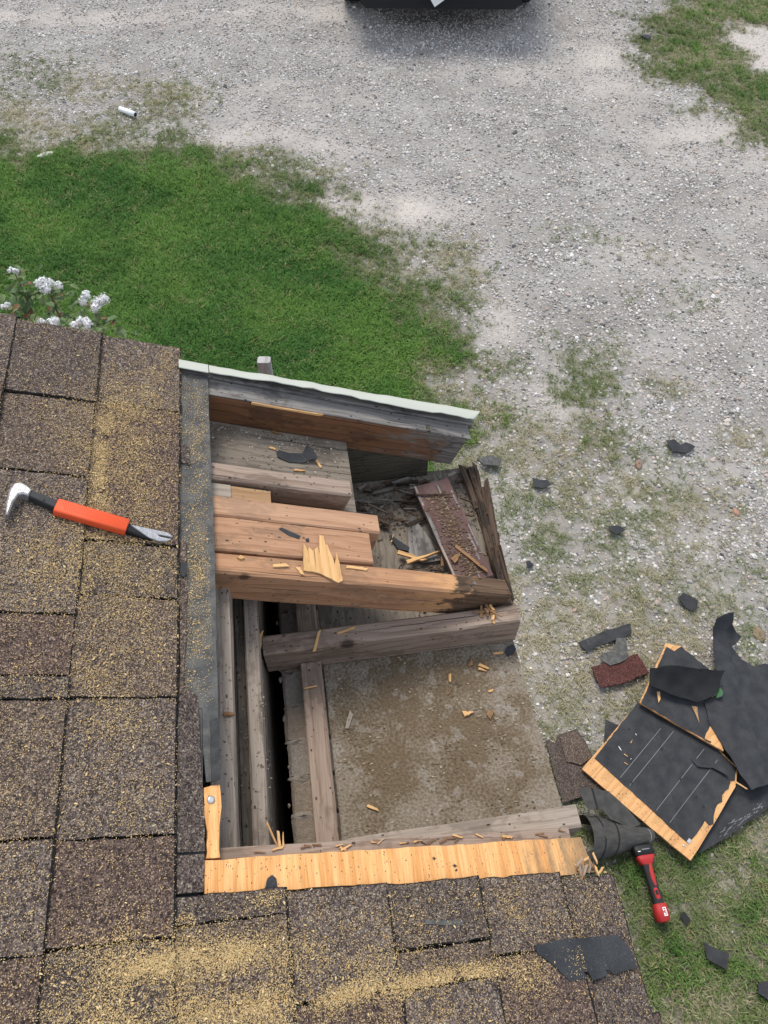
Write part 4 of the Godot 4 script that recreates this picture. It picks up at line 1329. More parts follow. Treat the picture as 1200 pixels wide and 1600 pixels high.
# sawdust: thin curls lying on the shingles, thick in drifts
func make_sawdust() -> void:
	var blobs := [[.131, 1.0, .05, .07, .40], [.165, 1.09, .02, .03, .5], [.10, .93, .05, .10, .45], [.014, .926, .05, .05, .35], [.02, .85, .04, .05, .30], [.066, .826, .012, .12, .75], [.11, .742, .06, .12, .5], [.058, .62, .01, .04, .8], [.125, .625, .05, .05, .45], [.124, .51, .05, .06, .28], [.075, .46, .02, .04, .3], [.109, .40, .05, .04, .32], [.12, .30, .06, .06, .22], [.124, .115, .06, .035, .6], [.16, .105, .03, .012, .9], [.10, .06, .06, .02, .6], [.233, .10, .07, .03, .75], [.25, .108, .05, .012, 1.0], [.26, .055, .06, .012, .9], [.168, .02, .10, .03, .8], [.399, .047, .09, .012, 1.1], [.37, .10, .06, .05, .42], [.45, .075, .05, .03, .5], [.539, .052, .09, .010, 1.1], [.50, .02, .08, .03, .55], [.50, .122, .05, .03, .35], [.308, .168, .02, .012, .6], [.20, .155, .012, .012, .6], [.285, .02, .08, .02, .7], [.658, .03, .05, .03, .45], [.66, .12, .06, .05, .30], [.78, .10, .08, .06, .16], [.022, .66, .05, .05, .3], [-.008, .613, .05, .05, .25], [-.02, .35, .06, .3, .12], [.222, .93, .018, .09, .35], [.221, .64, .018, .13, .5], [.21, .45, .012, .05, .3]]
	var st := nst()
	st.set_smooth_group(-1)
	# a curled flake about one unit long
	var prev := []
	for i in 4:
		var f := i / 3.0
		var y := .25 * sin(f * PI) + .02
		prev.append([Vector3(f - .5, y, -.22 * sin(.4 + f * 2.4)), Vector3(f - .5, y + .06, .22 * sin(.6 + f * 2.2))])
	for i in 3:
		quad(st, prev[i][0], prev[i][1], prev[i + 1][1], prev[i + 1][0], Vector3.UP)
		quad(st, prev[i][0] - Vector3(0, .08, 0), prev[i][1] - Vector3(0, .08, 0), prev[i + 1][1] - Vector3(0, .08, 0), prev[i + 1][0] - Vector3(0, .08, 0), Vector3.DOWN)
	var flake := fin(st)
	var vc := std(Color.WHITE, .95)
	vc.vertex_color_use_as_albedo = true
	var pl := []
	var cl := []
	var K := 1.35e6
	for b in [[.36, .5, 0.0, 0.0, .06]] + blobs:
		var many := int((1.5 if b[4] > .7 else 1.0) * (1.25 * b[4] if b[2] == 0.0 else b[4] * PI * b[2] * b[3]) * K)
		for i in many:
			var v: float = b[0] + rng.randfn(0, b[2] * .71)
			var a: float = b[1] + rng.randfn(0, b[3] * .71)
			if b[2] == 0.0:
				v = rng.randf_range(-.14, .86)
				a = rng.randf_range(-.12, 1.14)
			if v < -.2 or v > .86 or a > 1.138:
				continue
			if v > .1908 and a > .176 - (v - .2) * .02:
				if v > .243 or a < .43 or a > 1.08:
					continue
			var keep := .72 + nz.get_noise_2d(v * 900, a * 900) * .9 + nz2.get_noise_2d(v * 2600, a * 2600) * .6
			var tab := tab_at(v, a)
			if rng.randf() > keep * tab[5]:
				continue
			var s := (.0006 + .0016 * pow(rng.randf(), 1.6)) * (2.4 if rng.randf() < .02 else 1.0)
			var w: float = roof_w(v) + tab[4] + .0009
			if v > .1908 and a > .2:
				w = -.0078
			pl.append(Transform3D(Basis.from_euler(Vector3(rng.randf_range(-.4, .4), rng.randf() * TAU, rng.randf_range(-.4, .4))).scaled(Vector3(s, s, s)), Vector3(v, w + rng.randf() * .0008, -a)))
			cl.append(Color(.47, .30, .12).lerp(Color(.60, .46, .25), rng.randf()) * rng.randf_range(.75, 1.05))
	for i in cl.size():
		cl[i].a = 1.0
	print("sawdust ", pl.size())
	scatter("sawdust", flake, vc, pl, cl, self, "yellow sawdust drifted over the brown roof shingles", "sawdust", house.transform * RT)

# ------------------------------------------------------------------ the heap on the ground
func flat_at(y: float, amp := .004) -> Callable:
	return func(x: float, z: float) -> float: return y + nz2.get_noise_2d(x * 200, z * 200) * amp

func scrap(poly: Array, y: float, label: String, m: Material, cat := "felt scrap", called := "felt_scrap", t := .003, amp := .006, curl := 0.0) -> void:
	var p := rough_poly(pts(poly), .02, .002)
	var c := Vector2.ZERO
	for q in p:
		c += q / p.size()
	var h := func(x: float, z: float) -> float:
		return y + nz2.get_noise_2d(x * 260, z * 260) * amp + curl * (Vector2(x, z) - c).length_squared()
	solo(called, slab(p, t, h, .02), m, Transform3D(), label, cat)

func make_heap() -> void:
	scrap([.713, -1.078, .753, -1.061, .765, -1.095, .856, -1.127, .881, -1.079, .912, -1.004, .863, -.955, .94, -.867, .755, -.811, .731, -.929], .022, "torn brown shingle piece on the ground beside the soffit corner", M.shingle_c, "shingle scrap", "shingle_scrap", .005, .008)
	scrap([.775, -1.085, .85, -1.115, .875, -1.07, .90, -1.0, .85, -.965, .79, -.98], .031, "smaller shingle layer lying on the torn brown shingle", M.shingle_b, "shingle scrap", "shingle_scrap", .004, .006)
	scrap([.986, -1.165, 1.05, -1.14, 1.06, -1.097, .961, -1.054], .03, "small black felt triangle poking out under the felt-covered panel", M.felt)
	scrap([.96, -1.413, 1.185, -1.481, 1.202, -1.443, 1.222, -1.39, 1.101, -1.339, .986, -1.314], .026, "dark maroon shingle piece lying on the gravel", M.maroon, "shingle scrap", "shingle_scrap", .006, .006)
	scrap([.921, -1.541, .989, -1.568, 1.07, -1.605, 1.179, -1.636, 1.176, -1.582, 1.076, -1.545, .996, -1.515, .953, -1.486], .024, "long curled black felt strip above the maroon shingle", M.felt, "felt scrap", "felt_scrap", .004, .012)
	scrap([1.096, -1.555, 1.142, -1.559, 1.133, -1.455, 1.096, -1.433, 1.046, -1.417, 1.004, -1.448, 1.018, -1.48, 1.073, -1.49], .036, "grey felt scrap with a tail overlapping the maroon shingle", M.felt_dust, "felt scrap", "felt_scrap", .003, .008)
	scrap([1.436, -1.779, 1.47, -1.808, 1.532, -1.763, 1.513, -1.717, 1.48, -1.71, 1.456, -1.745], .026, "black felt scrap alone on the gravel above the heap", M.felt, "felt scrap", "felt_scrap", .003, .01)
	scrap([1.578, -2.771, 1.626, -2.776, 1.654, -2.74, 1.692, -2.763, 1.735, -2.731, 1.689, -2.685, 1.597, -2.689], .028, "bat-shaped black felt scrap out on the gravel", M.felt, "felt scrap", "felt_scrap", .003, .01)
	scrap([.799, -2.499, .846, -2.487, .881, -2.487, .898, -2.453, .847, -2.431, .804, -2.443], .03, "notched black felt scrap on dry grass past the gable corner", M.felt, "felt scrap", "felt_scrap", .003, .01)
	scrap([1.161, -2.192, 1.226, -2.192, 1.246, -2.169, 1.195, -2.141, 1.165, -2.16], .03, "small pointed black felt scrap beside a green tuft", M.felt, "felt scrap", "felt_scrap", .003, .01)
	scrap([.714, -1.976, .734, -1.987, .754, -1.958, .72, -1.939], .025, "smallest black felt scrap on stones near the rotted eave", M.felt, "felt scrap", "felt_scrap", .003, .008)
	scrap([.509, -2.624, .587, -2.634, .642, -2.612, .617, -2.567, .537, -2.571], .045, "domed slate-grey felt scrap by the end of the white drip edge", M.felt_dust, "felt scrap", "felt_scrap", .012, .006, -2.0)
	scrap([1.217, -.304, 1.305, -.265, 1.283, -.215, 1.219, -.25], .045, "oblong black felt scrap on grass below the red tool", M.felt, "felt scrap", "felt_scrap", .003, .006)
	scrap([1.389, -.173, 1.477, -.19, 1.55, -.18, 1.52, -.09, 1.431, -.109, 1.379, -.142], .045, "black felt scrap on grass cut by the picture's corner", M.felt, "felt scrap", "felt_scrap", .003, .006)
	scrap([2.30, -7.57, 2.36, -7.60, 2.42, -7.55, 2.36, -7.50], .025, "tiny black scrap by the far grass across the driveway", M.felt, "felt scrap", "felt_scrap", .003, .01)
	# lowest felt with the printed lap line
	var f4 := base("felt_sheet", Vector3(0, 0, 0), "flat black felt sheet with a pale printed edge, lowest in the heap", "felt sheet")
	part("sheet", slab(rough_poly(pts([1.272, -.617, 1.386, -.671, 1.641, -.818, 1.80, -.93, 1.773, -1.02, 1.524, -1.02, 1.268, -.76]), .05, .002), .003, flat_at(.035, .005), .03), M.felt, f4)
	for k in 70:
		var f := rng.randf_range(0, 1)
		var q := Vector2(1.375, -.682).lerp(Vector2(1.63, -.832), f) + Vector2(.48, .86) * rng.randf_range(-.022, .004) * -1.0
		var pr := part("print_mark", timber(0, rng.randf_range(.006, .02), 0, .0006, 0, rng.randf_range(.001, .003), .0001, 0), M.chalk, f4, Transform3D(Basis(Vector3.UP, .53), Vector3(q.x - .012, .0385 + nz2.get_noise_2d(q.x * 200, q.y * 200) * .005, q.y - .012)))
	# the felt-covered plywood panel
	var p1 := base("roof_panel", Vector3.ZERO, "large plywood roof panel covered with black felt, orange edges bare", "roof panel")
	var h1 := func(x: float, z: float) -> float: return .050 + (x - 1.15) * .03 + (z + .9) * .02
	part("plywood", slab(rough_poly(pts([1.139, -1.24, 1.40, -1.08, 1.50, -.95, 1.478, -.882, 1.470, -.868, 1.34, -.715, 1.223, -.584, 1.03, -.765, .848, -.943]), .04, .0015), .0125, h1, .2, .78), M.ply, p1)
	part("felt", slab(rough_poly(pts([1.137, -1.238, 1.395, -1.08, 1.495, -.945, 1.474, -.896, 1.456, -.892, 1.44, -.86, 1.425, -.853, 1.408, -.835, 1.401, -.809, 1.38, -.80, 1.370, -.786, 1.353, -.751, 1.345, -.722, 1.327, -.716, 1.313, -.735, 1.268, -.684, 1.224, -.650, 1.07, -.815, .906, -.989]), .02, .0022), .0022, func(x, z): return h1.call(x, z) + .0126 + maxf(0.0, nz.get_noise_2d(x * 200, z * 200)) * .003, .03), M.felt, p1)
	for k in 4:
		var ln: float = [.30, .33, .36, .36][k]
		var o := Vector2(.906, -.989).lerp(Vector2(1.224, -.650), [.27, .37, .66, .80][k])
		var dr := Vector2(.233, -.233).normalized()
		var q := o + dr * .012
		part("chalk_line", timber(0, ln, 0, .0006, -.0011, .0011, .0001, .0003), M.chalk, p1, Transform3D(Basis(Vector3.UP, atan2(-dr.y, dr.x)), Vector3(q.x, h1.call(q.x, q.y) + .0172, q.y)) * Transform3D(Basis(Vector3(0, 0, 1), -.0), Vector3.ZERO))
	part("metal_clip", timber(0, .018, 0, .0025, 0, .014, .0005, 0), M.steel, p1, Transform3D(Basis(Vector3.UP, .8), Vector3(1.222, h1.call(1.22, -.65) + .0135, -.655)))
	part("roofing_nail", loft([[0, 0, 0, .0055, .0055, 2], [.0015, 0, 0, .0055, .0055, 2], [.0022, 0, 0, .003, .003, 2]], 12), M.steel, p1, Transform3D(Basis(Vector3(0, 1, 0), Vector3(-1, 0, 0), Vector3(0, 0, 1)), Vector3(1.208, h1.call(1.2, -.64) + .0128, -.640)))
	part("torn_flap", slab(rough_poly(pts([1.31, -.985, 1.38, -.985, 1.44, -.945, 1.448, -.905, 1.39, -.945, 1.33, -.95]), .015, .002), .002, func(x, z): return h1.call(x, z) + .0155 + maxf(0.0, z + .985) * .22, .015), M.felt, p1)
	for k in 7:
		var q: Array = [[.965, -.99], [1.045, -.885], [1.25, -.90], [1.30, -.83], [1.075, -1.115], [1.32, -.79], [1.2, -1.03]][k]
		part("nail_hole", loft([[0, 0, 0, .004, .006, 2], [.0004, 0, 0, .004, .006, 2]], 10), M.black, p1, Transform3D(Basis(Vector3(0, 1, 0), Vector3(-1, 0, 0), Vector3(0, 0, 1)), Vector3(q[0], h1.call(q[0], q[1]) + .0172, q[1])))
	for k in 6:
		var q: Array = [[1.02, -1.03], [1.04, -1.0], [1.06, -.985], [1.075, -1.06], [1.10, -1.09], [1.035, -.965]][k]
		chip_at(Transform3D(), Vector3(q[0], h1.call(q[0], q[1]) + .017, q[1]), rng.randf_range(-80, 80), rng.randf_range(.008, .02), .004, .002, M.chip if k % 2 else M.white, "small pale sliver lying on the felt of the large panel", "slivers on the felt panel")
	chip_at(Transform3D(), Vector3(1.492, .082, -.872), -35, .05, .006, .004, M.chip, "split orange sliver sticking out from the panel's ragged corner")
	# the second panel on top
	var p2 := base("roof_panel", Vector3.ZERO, "smaller felt-covered plywood panel overlapping the large one", "roof panel")
	var h2 := func(x: float, z: float) -> float: return .080 + (z + 1.25) * .02
	part("plywood", slab(rough_poly(pts([1.305, -1.510, 1.374, -1.495, 1.477, -1.38, 1.450, -1.13, 1.447, -1.011, 1.29, -1.115, 1.131, -1.222]), .03, .002), .0125, h2, .2, .6), M.ply, p2)
	part("felt", slab(rough_poly(pts([1.306, -1.492, 1.335, -1.470, 1.374, -1.493, 1.475, -1.38, 1.44, -1.15, 1.415, -1.12, 1.39, -1.085, 1.378, -1.062, 1.404, -1.050, 1.40, -1.044, 1.28, -1.122, 1.136, -1.221]), .02, .002), .0022, func(x, z): return h2.call(x, z) + .0126 + maxf(0.0, nz.get_noise_2d(x * 200, z * 200)) * .003, .03), M.felt, p2)
	# crumpled felt
	var cp := pts([1.180, -1.353, 1.30, -1.357, 1.42, -1.352, 1.506, -1.343, 1.475, -1.28, 1.451, -1.243, 1.369, -1.213, 1.294, -1.235, 1.169, -1.281])
	var hc := func(x: float, z: float) -> float:
		var f := clampf((z + 1.36) / .15, 0, 1)
		return .122 + .055 * pow(1.0 - f, 1.6) + nz.get_noise_2d(x * 240, z * 300) * .016 + .03 * smoothstep(1.42, 1.52, x) * f
	solo("felt_sheet", slab(rough_poly(cp, .03, .003), .003, hc, .016), M.felt_black, Transform3D(), "crumpled black felt folded up across the smaller panel", "felt sheet")
	solo("veneer_sliver", slab(pts([1.352, -1.205, 1.378, -1.203, 1.371, -1.165, 1.369, -1.128, 1.362, -1.165]), .002, func(_x, _z): return .102, .03, PI / 2), M.plyold, Transform3D(), "pointed wood sliver below the crumpled felt", "wood chip")
	solo("veneer_sliver", slab(pts([1.212, -1.268, 1.226, -1.270, 1.222, -1.235, 1.210, -1.218]), .002, func(_x, _z): return .103, .03, PI / 2), M.chip, Transform3D(), "short pale sliver at the left end of the crumpled felt", "wood chip")
	# the big felt sheet
	var h3 := func(x: float, z: float) -> float:
		var up := smoothstep(1.75, 1.45, x) * .055 + .048
		return up + nz.get_noise_2d(x * 90, z * 90) * .022 + nz2.get_noise_2d(x * 160, z * 110) * .010 + .10 * smoothstep(-1.55, -1.63, z) + .03 * smoothstep(-.95, -.86, z) * 0.3
	solo("felt_sheet", slab(rough_poly(pts([1.535, -1.602, 1.578, -1.618, 1.62, -1.632, 1.619, -1.589, 1.679, -1.557, 1.618, -1.505, 1.651, -1.448, 1.7, -1.414, 1.753, -1.427, 1.96, -1.388, 1.92, -1.1, 1.799, -.958, 1.602, -.877, 1.516, -.846, 1.451, -1.011, 1.413, -1.127, 1.412, -1.219, 1.48, -1.262, 1.505, -1.363, 1.511, -1.437]), .03, .003), .003, h3, .03), M.felt, Transform3D(), "largest black felt sheet lying over the heap's outer side", "felt sheet")
	for q in [[1.575, -1.09, .020], [1.60, -.935, .016]]:
		pass
	# green leaf caught under the felt
	solo("fallen_leaf", slab(pts([1.462, -1.236, 1.466, -1.255, 1.474, -1.270, 1.484, -1.282, 1.490, -1.268, 1.491, -1.252, 1.483, -1.240]), .001, func(x, _z): return .118 + (x - 1.46) * .5, .012), std(lin(.016, .095, .03), .4), Transform3D(), "bright green leaf caught between the crumpled felt and the big sheet", "leaf")
	make_membrane()
	make_tool()

func make_membrane() -> void:
	var o := base("membrane_roll", Vector3(.80, 0, -.66), "dark striped felt membrane rolled into a cone beside the plywood strip", "felt roll")
	var n := 30
	var m := 12
	var surf := func(f: float, g: float, grow: float) -> Vector3:
		var r := lerpf(.094, .030, f) + grow
		var t := lerpf(-.65, 4.2, g)
		var c := Vector3(lerpf(.005, .270, f), lerpf(.066, .048, f), lerpf(.0, -.020, f))
		r += nz.get_noise_2d(f * 120, g * 90) * .010
		return c + Vector3(.03 * sin(t), sin(t) * r * .82, -cos(t) * r)
	var st := nst()
	for sdv in 2:
		st.set_smooth_group(sdv)
		for i in m:
			for k in n:
				var q := []
				for e in [[0, 0], [1, 0], [1, 1], [0, 1]]:
					q.append(surf.call(float(i + e[0]) / m, float(k + e[1]) / n, -.003 * sdv))
				var mid := Vector3(lerpf(.005, .285, (i + .5) / m), .057, 0)
				quad(st, q[0], q[1], q[2], q[3], ((q[0] + q[2]) * .5 - mid) * (1 - 2 * sdv), Vector2(i, k) * .02, Vector2(i + 1, k) * .02, Vector2(i + 1, k + 1) * .02, Vector2(i, k + 1) * .02)
	part("roll", fin(st), M.membrane, o)
	for f0 in [.18, .40, .93]:
		var ss := nst()
		ss.set_smooth_group(0)
		var wd := .026 if f0 < .9 else .012
		for k in n:
			var a: Vector3 = surf.call(f0, float(k) / n, .0012)
			var b: Vector3 = surf.call(f0, float(k + 1) / n, .0012)
			var c: Vector3 = surf.call(f0 + wd, float(k + 1) / n, .0012)
			var d: Vector3 = surf.call(f0 + wd, float(k) / n, .0012)
			quad(ss, a, b, c, d, (a + c) * .5 - Vector3(.1, .055, 0))
		part("stripe", fin(ss), M.black if f0 < .9 else M.chalk, o)
	var hf := func(x: float, z: float) -> float: return .125 + nz.get_noise_2d(x * 150, z * 150) * .012 + (x - .05) * -.28 * (1.0 if x > .05 else .3)
	part("flap", slab(rough_poly(pts([.0, -.185, .06, -.188, .13, -.180, .20, -.12, .25, -.06, .20, -.04, .12, -.07, .09, -.105, .03, -.10, .012, -.14]), .03, .002), .003, hf, .016), M.membrane, o)
	part("stripe", slab(pts([.055, -.187, .063, -.187, .075, -.105, .067, -.105]), .0008, func(x, z): return hf.call(x, z) + .0034, .016), M.black, o)

func make_tool() -> void:
	var o := base("multi_tool", Vector3(1.040, .050, -.628), "red and black cordless oscillating tool lying on the grass", "power tool")
	o.rotation.y = deg_to_rad(-82.0)
	var bt := part("battery", loft([[-.012, .012, 0, .022, .036, 5], [-.009, .012, 0, .026, .040, 5], [.022, .012, 0, .026, .040, 5], [.026, .012, 0, .022, .036, 5]], 28), M.black, o)
	part("battery_mark", timber(.0, .004, .0, .0008, -.022, .010, .0002, 0), M.chalk, bt, Transform3D(Basis(), Vector3(.004, .0378, 0)))
	part("battery_mark", timber(.0, .003, .0, .0008, .016, .027, .0002, 0), M.white, bt, Transform3D(Basis(), Vector3(.010, .0378, 0)))
	part("battery_collar", loft([[.024, .012, -.002, .020, .034, 4], [.030, .013, -.002, .024, .037, 4], [.048, .014, 0, .022, .030, 4], [.060, .014, 0, .016, .020, 4]], 28), M.red, o)
	part("handle", loft([[.050, .013, 0, .016, .020, 3], [.075, .014, .001, .0165, .018, 3], [.12, .015, .0, .017, .0185, 3], [.16, .016, 0, .018, .019, 3], [.205, .017, 0, .021, .021, 3]], 24), M.rubber, o)
	part("red_shell", loft([[.058, .026, -.010, .006, .006, 2.5], [.080, .026, -.006, .007, .009, 2.5], [.110, .026, -.004, .0085, .010, 2.5], [.138, .026, -.005, .007, .006, 2.5]], 18), M.red, o)
	part("red_shell", loft([[.145, .028, 0, .006, .007, 3], [.150, .029, 0, .0075, .009, 3], [.178, .030, 0, .0080, .010, 3], [.186, .030, 0, .006, .008, 3]], 18), M.red, o)
	part("slide_switch", timber(.154, .170, .0365, .0400, -.005, .005, .001, 0), M.rubber, o)
	part("gear_head", loft([[.198, .016, 0, .020, .020, 3], [.206, .016, 0, .026, .026, 3], [.232, .015, .001, .029, .028, 3], [.252, .013, .001, .027, .027, 2.6], [.262, .012, .001, .020, .020, 2.4]], 26), M.red, o)
	part("label_plate", timber(.215, .245, .0425, .0436, -.0135, .0, .0005, 0), M.white, o)
	for k in 4:
		part("label_mark", timber(.218 + k * .0065, .2215 + k * .0065, .0436, .0441, -.011, -.003, .0001, 0), M.red if k % 2 else M.rubber, o)
	part("blade_clamp", loft([[.236, -.02, 0, .010, .014, 2], [.258, -.02, 0, .010, .014, 2]], 16), M.black, o)
	part("blade", slab(pts([.248, -.011, .285, -.015, .285, .015, .248, .011]), .002, func(_x, _z): return -.022, .05), M.black, o, Transform3D(Basis(Vector3.UP, .35), Vector3(.006, 0, -.006)))

# ------------------------------------------------------------------ things farther off
func make_shrub() -> void:
	var o := base("crepe_myrtle", Vector3(-1.18, 0, -1.95), "flowering crepe myrtle shrub with white blossoms rising past the roof edge", "shrub")
	var heads := [Vector3(.012, 1.60, -.185), Vector3(.178, 1.58, -.120), Vector3(-.115, 1.58, -.10), Vector3(-.125, 1.60, -.26), Vector3(.085, 1.63, .035), Vector3(.195, 1.63, .042), Vector3(-.3, 1.55, -.15), Vector3(-.2, 1.5, .05)]
	var size := [.044, .046, .014, .015, .032, .036, .04, .04]
	var st := nst()
	for k in heads.size():
		var hd: Vector3 = heads[k]
		var mid := Vector3(hd.x * .4 + rng.randf_range(-.05, .05), .8, hd.z * .4)
		tube_into(st, [Vector3(rng.randf_range(-.05, .05), 0, rng.randf_range(-.05, .05)), mid * Vector3(.6, .5, .6), mid, hd * Vector3(.9, .88, .9), hd], .009, .002, 6)
	part("stems", fin(st), std(lin(.16, .11, .07), .9), o)
	var lm := std(Color.WHITE, .55)
	lm.vertex_color_use_as_albedo = true
	lm.backlight_enabled = true
	lm.backlight = Color(.3, .35, .15)
	var ls := nst()
	for k in heads.size():
		var hd: Vector3 = heads[k]
		for i in 120:
			var down := rng.randf() * rng.randf()
			var c := hd + Vector3(0, -.03 - down * .75, 0) + Vector3(rng.randfn(0, 1), rng.randfn(0, .5), rng.randfn(0, 1)) * (.035 + down * .10)
			c -= Vector3(hd.x, 0, hd.z) * down * .5
			var az := rng.randf() * TAU
			var d := Vector3(cos(az), rng.randf_range(-.4, .4), sin(az)).normalized()
			var L := rng.randf_range(.022, .050)
			var w := d.cross(Vector3.UP).normalized().rotated(d, rng.randf_range(-.6, .6)) * L * .27
			var col := Color(.055, .105, .040).lerp(Color(.11, .15, .055), rng.randf())
			if rng.randf() < .10:
				col = Color(.17, .09, .045)
			ls.set_color(col)
			ls.set_smooth_group(-1)
			var dr := Vector3(0, -.012, 0) * L / .05
			var m1 := c + d * L * .35
			var m2 := c + d * L * .75 + dr * .4
			var tip := c + d * L + dr
			var fold := Vector3(0, .003, 0)
			tri(ls, c, m1 - w + fold, m1, Vector3.UP)
			tri(ls, c, m1 + w + fold, m1, Vector3.UP)
			quad(ls, m1, m1 - w + fold, m2 - w * .8 + fold, m2, Vector3.UP)
			quad(ls, m1, m1 + w + fold, m2 + w * .8 + fold, m2, Vector3.UP)
			tri(ls, m2, m2 - w * .8 + fold, tip, Vector3.UP)
			tri(ls, m2, m2 + w * .8 + fold, tip, Vector3.UP)
	part("foliage", fin(ls), lm, o)
	var wm := std(lin(.80, .80, .80), .8)
	wm.backlight_enabled = true
	wm.backlight = Color(.3, .3, .3)
	for k in heads.size():
		var fs := nst()
		fs.set_smooth_group(-1)
		var R: float = size[k]
		var lobes := []
		for i in 7:
			lobes.append(Vector3(rng.randfn(0, 1), rng.randfn(0, .4), rng.randfn(0, .7)).limit_length(1.6) * R * .55)
		for i in int(750 * R / .05):
			var d := Vector3(rng.randfn(0, 1), rng.randfn(0, 1), rng.randfn(0, 1)).normalized()
			var q: Vector3 = heads[k] + lobes[i % 7] + d * R * .42 * pow(rng.randf(), .6)
			var pr := rng.randf_range(.0025, .0055)
			var t1 := d.cross(Vector3(.3, .9, .2)).normalized()
			var t2 := d.cross(t1)
			for e in 5:
				var g := TAU * e / 5 + rng.randf()
				var g2 := g + .9
				var up := d * pr * rng.randf_range(-.2, .6)
				tri(fs, q, q + (t1 * cos(g) + t2 * sin(g)) * pr + up, q + (t1 * cos(g2) + t2 * sin(g2)) * pr + up * .5, d)
		part("blossom", fin(fs), wm, o)

func make_yard_things() -> void:
	# vertical stake past the gable
	var k := base("wooden_stake", Vector3(-.302, 0, -1.39), "grey weathered stake standing behind the white drip edge", "stake")
	part("post", timber(0, 1.985, -.011, .011, -.016, .016, .003, .0008), M.stake, k, Transform3D(Basis(Vector3(0, 1, 0), Vector3(0, 0, 1), Vector3(1, 0, 0)), Vector3.ZERO))
	# pvc pipe
	var st := nst()
	var a := Vector3(-2.176, .03, -6.230)
	var b := Vector3(-2.035, .03, -6.144)
	tube_into(st, [a, a.lerp(b, .5), b], .021, .021, 18)
	var pipe := base("pipe_piece", Vector3.ZERO, "short cut piece of white plastic pipe lying at the lawn's edge", "pipe")
	part("pipe_wall", fin(st), M.plastic_white, pipe)
	part("bore", tube([b + (b - a).normalized() * .0004, b + (b - a).normalized() * .0008], .017, .017, 18), M.black, pipe)
	# pale rocks and brick bits
	var vr := [[-2.62, -5.566, .075, .022, Color(.55, .52, .45), "pale flat rock half sunk in the lawn's far edge"], [1.404, -2.62, .035, .014, Color(.26, .17, .13), "brown wood-like fragment lying on the gravel"], [1.853, -2.295, .024, .012, Color(.42, .23, .17), "reddish brick bit on the gravel near the frame's side"], [1.79, -1.60, .05, .008, Color(.20, .15, .10), "brown stick on the stones beside the big felt sheet"], [.93, -1.72, .015, .010, Color(.5, .33, .25), "small pinkish stone in the dry grass by the eave"], [-1.37, -6.62, .03, .018, Color(.1, .095, .09), "dark stone lying on the driveway beyond the lawn"], [1.02, -5.95, .028, .016, Color(.12, .115, .11), "dark stone in the middle of the driveway"]]
	for r in vr:
		var s := nst()
		lump(s, Vector3.ZERO, Vector3(r[2], r[3], r[2] * .6), int(r[2] * 999))
		solo("stone", fin(s), std(lin(r[4].r, r[4].g, r[4].b), .95), Transform3D(Basis(Vector3.UP, r[0]), Vector3(r[0], gy(r[0], r[1]) + r[3] * .45, r[1])), r[5], "stone")

func make_car() -> void:
	var o := base("parked_car", Vector3(.47, 0, -7.50), "dark blue car parked on the gravel, only its low bumper in view", "car")
	var paint := std(lin(.012, .018, .028), .3)
	paint.clearcoat_enabled = true
	paint.clearcoat = .6
	var trim := std(lin(.010, .011, .013), .6)
	var glass := std(lin(.02, .025, .03), .08)
	# lofted hull, x of the loft runs to the back of the car (-z)
	var t := Transform3D(Basis(Vector3(0, 0, -1), Vector3(0, 1, 0), Vector3(1, 0, 0)), Vector3.ZERO)
	part("body", loft([[.03, .60, 0, .16, .66, 3], [.10, .62, 0, .24, .80, 3.4], [.40, .66, 0, .30, .88, 3.6], [1.2, .70, 0, .36, .91, 4], [2.4, .72, 0, .38, .92, 4], [3.6, .72, 0, .38, .91, 4], [4.3, .70, 0, .34, .86, 3.6], [4.55, .66, 0, .22, .76, 3]], 36), paint, o, t)
	part("cabin", loft([[1.15, 1.0, 0, .06, .70, 3], [1.9, 1.20, 0, .28, .66, 3], [3.0, 1.22, 0, .28, .66, 3], [3.9, 1.05, 0, .10, .66, 3]], 32), glass, o, t)
	part("cabin_roof", loft([[1.75, 1.45, 0, .03, .56, 3], [2.0, 1.49, 0, .03, .60, 3], [3.0, 1.50, 0, .03, .60, 3], [3.4, 1.44, 0, .03, .55, 3]], 32), paint, o, t)
	part("bumper", loft([[-.02, .52, 0, .05, .50, 3], [.02, .53, 0, .085, .64, 3.2], [.12, .53, 0, .10, .76, 3.4], [.5, .50, 0, .12, .86, 4]], 36), trim, o, t)
	part("underside", timber(.1, 4.4, .22, .42, -.72, .72, .05, 0), M.rubber, o, t)
	for x in [.85, 3.65]:
		for z in [-.80, .80]:
			var w := part("wheel", loft([[-.10, 0, 0, .28, .28, 2], [-.085, 0, 0, .32, .32, 2], [.085, 0, 0, .32, .32, 2], [.10, 0, 0, .28, .28, 2]], 28), M.rubber, o, Transform3D(Basis(), Vector3(z, .32, -x)))
			part("rim", loft([[-.103, 0, 0, .19, .19, 2], [.103, 0, 0, .19, .19, 2]], 20), M.steel, w)
	for z in [-.58, .58]:
		part("headlight", loft([[.02, .70, z, .05, .12, 3], [.12, .71, z, .07, .16, 3]], 20), M.plastic_white, o, t)
	part("licence_plate", timber(0, .30, 0, .15, 0, .004, .001, .0004), M.plastic_white, o, Transform3D(Basis(Vector3(0, 0, 1), .62) * Basis(Vector3(1, 0, 0), -.1), Vector3(-.06, .300, .058)))

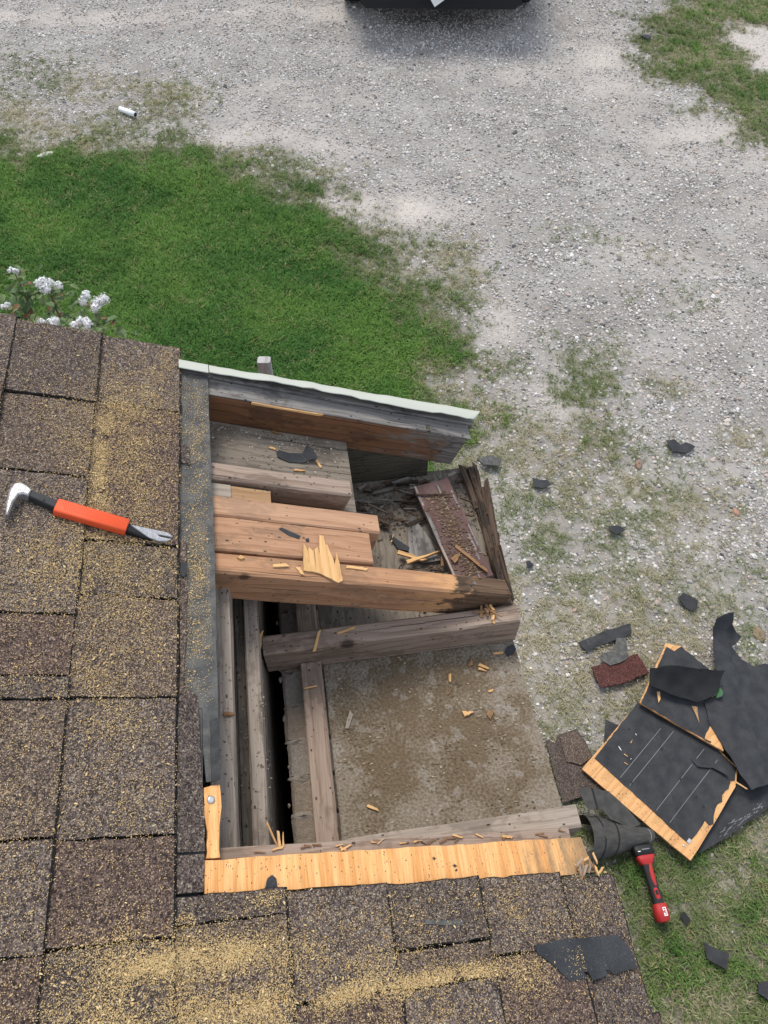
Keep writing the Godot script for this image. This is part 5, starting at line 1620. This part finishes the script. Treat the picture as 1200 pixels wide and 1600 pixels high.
# ------------------------------------------------------------------
func _ready() -> void:
	rng.seed = 20
	nz.seed = 4
	nz.frequency = 0.02
	nz.fractal_octaves = 4
	nz2.seed = 9
	nz2.frequency = 0.04
	nz2.fractal_octaves = 3
	# camera
	var cam := Camera3D.new()
	cam.name = "camera"
	add_child(cam)
	var p := deg_to_rad(55.63)
	var roll := deg_to_rad(0.44)
	var fwd := Vector3(0, -sin(p), -cos(p))
	var up := Vector3(0, cos(p), -sin(p))
	var rt := Vector3(1, 0, 0)
	cam.transform = Transform3D(Basis(rt * cos(roll) + up * sin(roll), up * cos(roll) - rt * sin(roll), -fwd), Vector3(0, CAM_H, 0))
	cam.fov = 67.38
	cam.near = 0.05
	cam.far = 400.0
	cam.current = true
	# overcast sky
	var env := Environment.new()
	env.background_mode = Environment.BG_SKY
	var sky := Sky.new()
	var sm := ProceduralSkyMaterial.new()
	sm.sky_top_color = Color(.66, .70, .76)
	sm.sky_horizon_color = Color(.72, .74, .77)
	sm.sky_curve = 0.2
	sm.ground_bottom_color = Color(.35, .34, .32)
	sm.ground_horizon_color = Color(.6, .6, .6)
	sm.sun_angle_max = 30.0
	sky.sky_material = sm
	env.sky = sky
	env.background_energy_multiplier = 1.0
	env.tonemap_mode = Environment.TONE_MAPPER_LINEAR
	env.tonemap_exposure = 2.25
	env.sdfgi_enabled = true
	env.ssao_enabled = true
	env.ssil_enabled = true
	var we := WorldEnvironment.new()
	we.name = "world_environment"
	we.environment = env
	add_child(we)
	# the bright part of the overcast, high beyond the driveway
	var sun := DirectionalLight3D.new()
	sun.name = "sun"
	sun.light_energy = 0.5
	sun.light_angular_distance = 22.0
	sun.light_color = Color(1.0, .97, .92)
	sun.shadow_enabled = true
	sun.sky_mode = DirectionalLight3D.SKY_MODE_LIGHT_ONLY
	add_child(sun)
	sun.look_at_from_position(Vector3(-2.0, 10, -5.5), Vector3.ZERO)
	var t0 := Time.get_ticks_msec()
	make_materials()
	print("materials ", Time.get_ticks_msec() - t0)
	make_fields()
	make_ground()
	print("ground ", Time.get_ticks_msec() - t0)
	make_house()
	print("house ", Time.get_ticks_msec() - t0)
	make_pry_bar()
	make_roof_litter()
	make_rot_bay()
	make_heap()
	make_shrub()
	make_yard_things()
	make_car()
	print("things ", Time.get_ticks_msec() - t0)
	make_sawdust()
	make_cover()
	print("cover ", Time.get_ticks_msec() - t0)
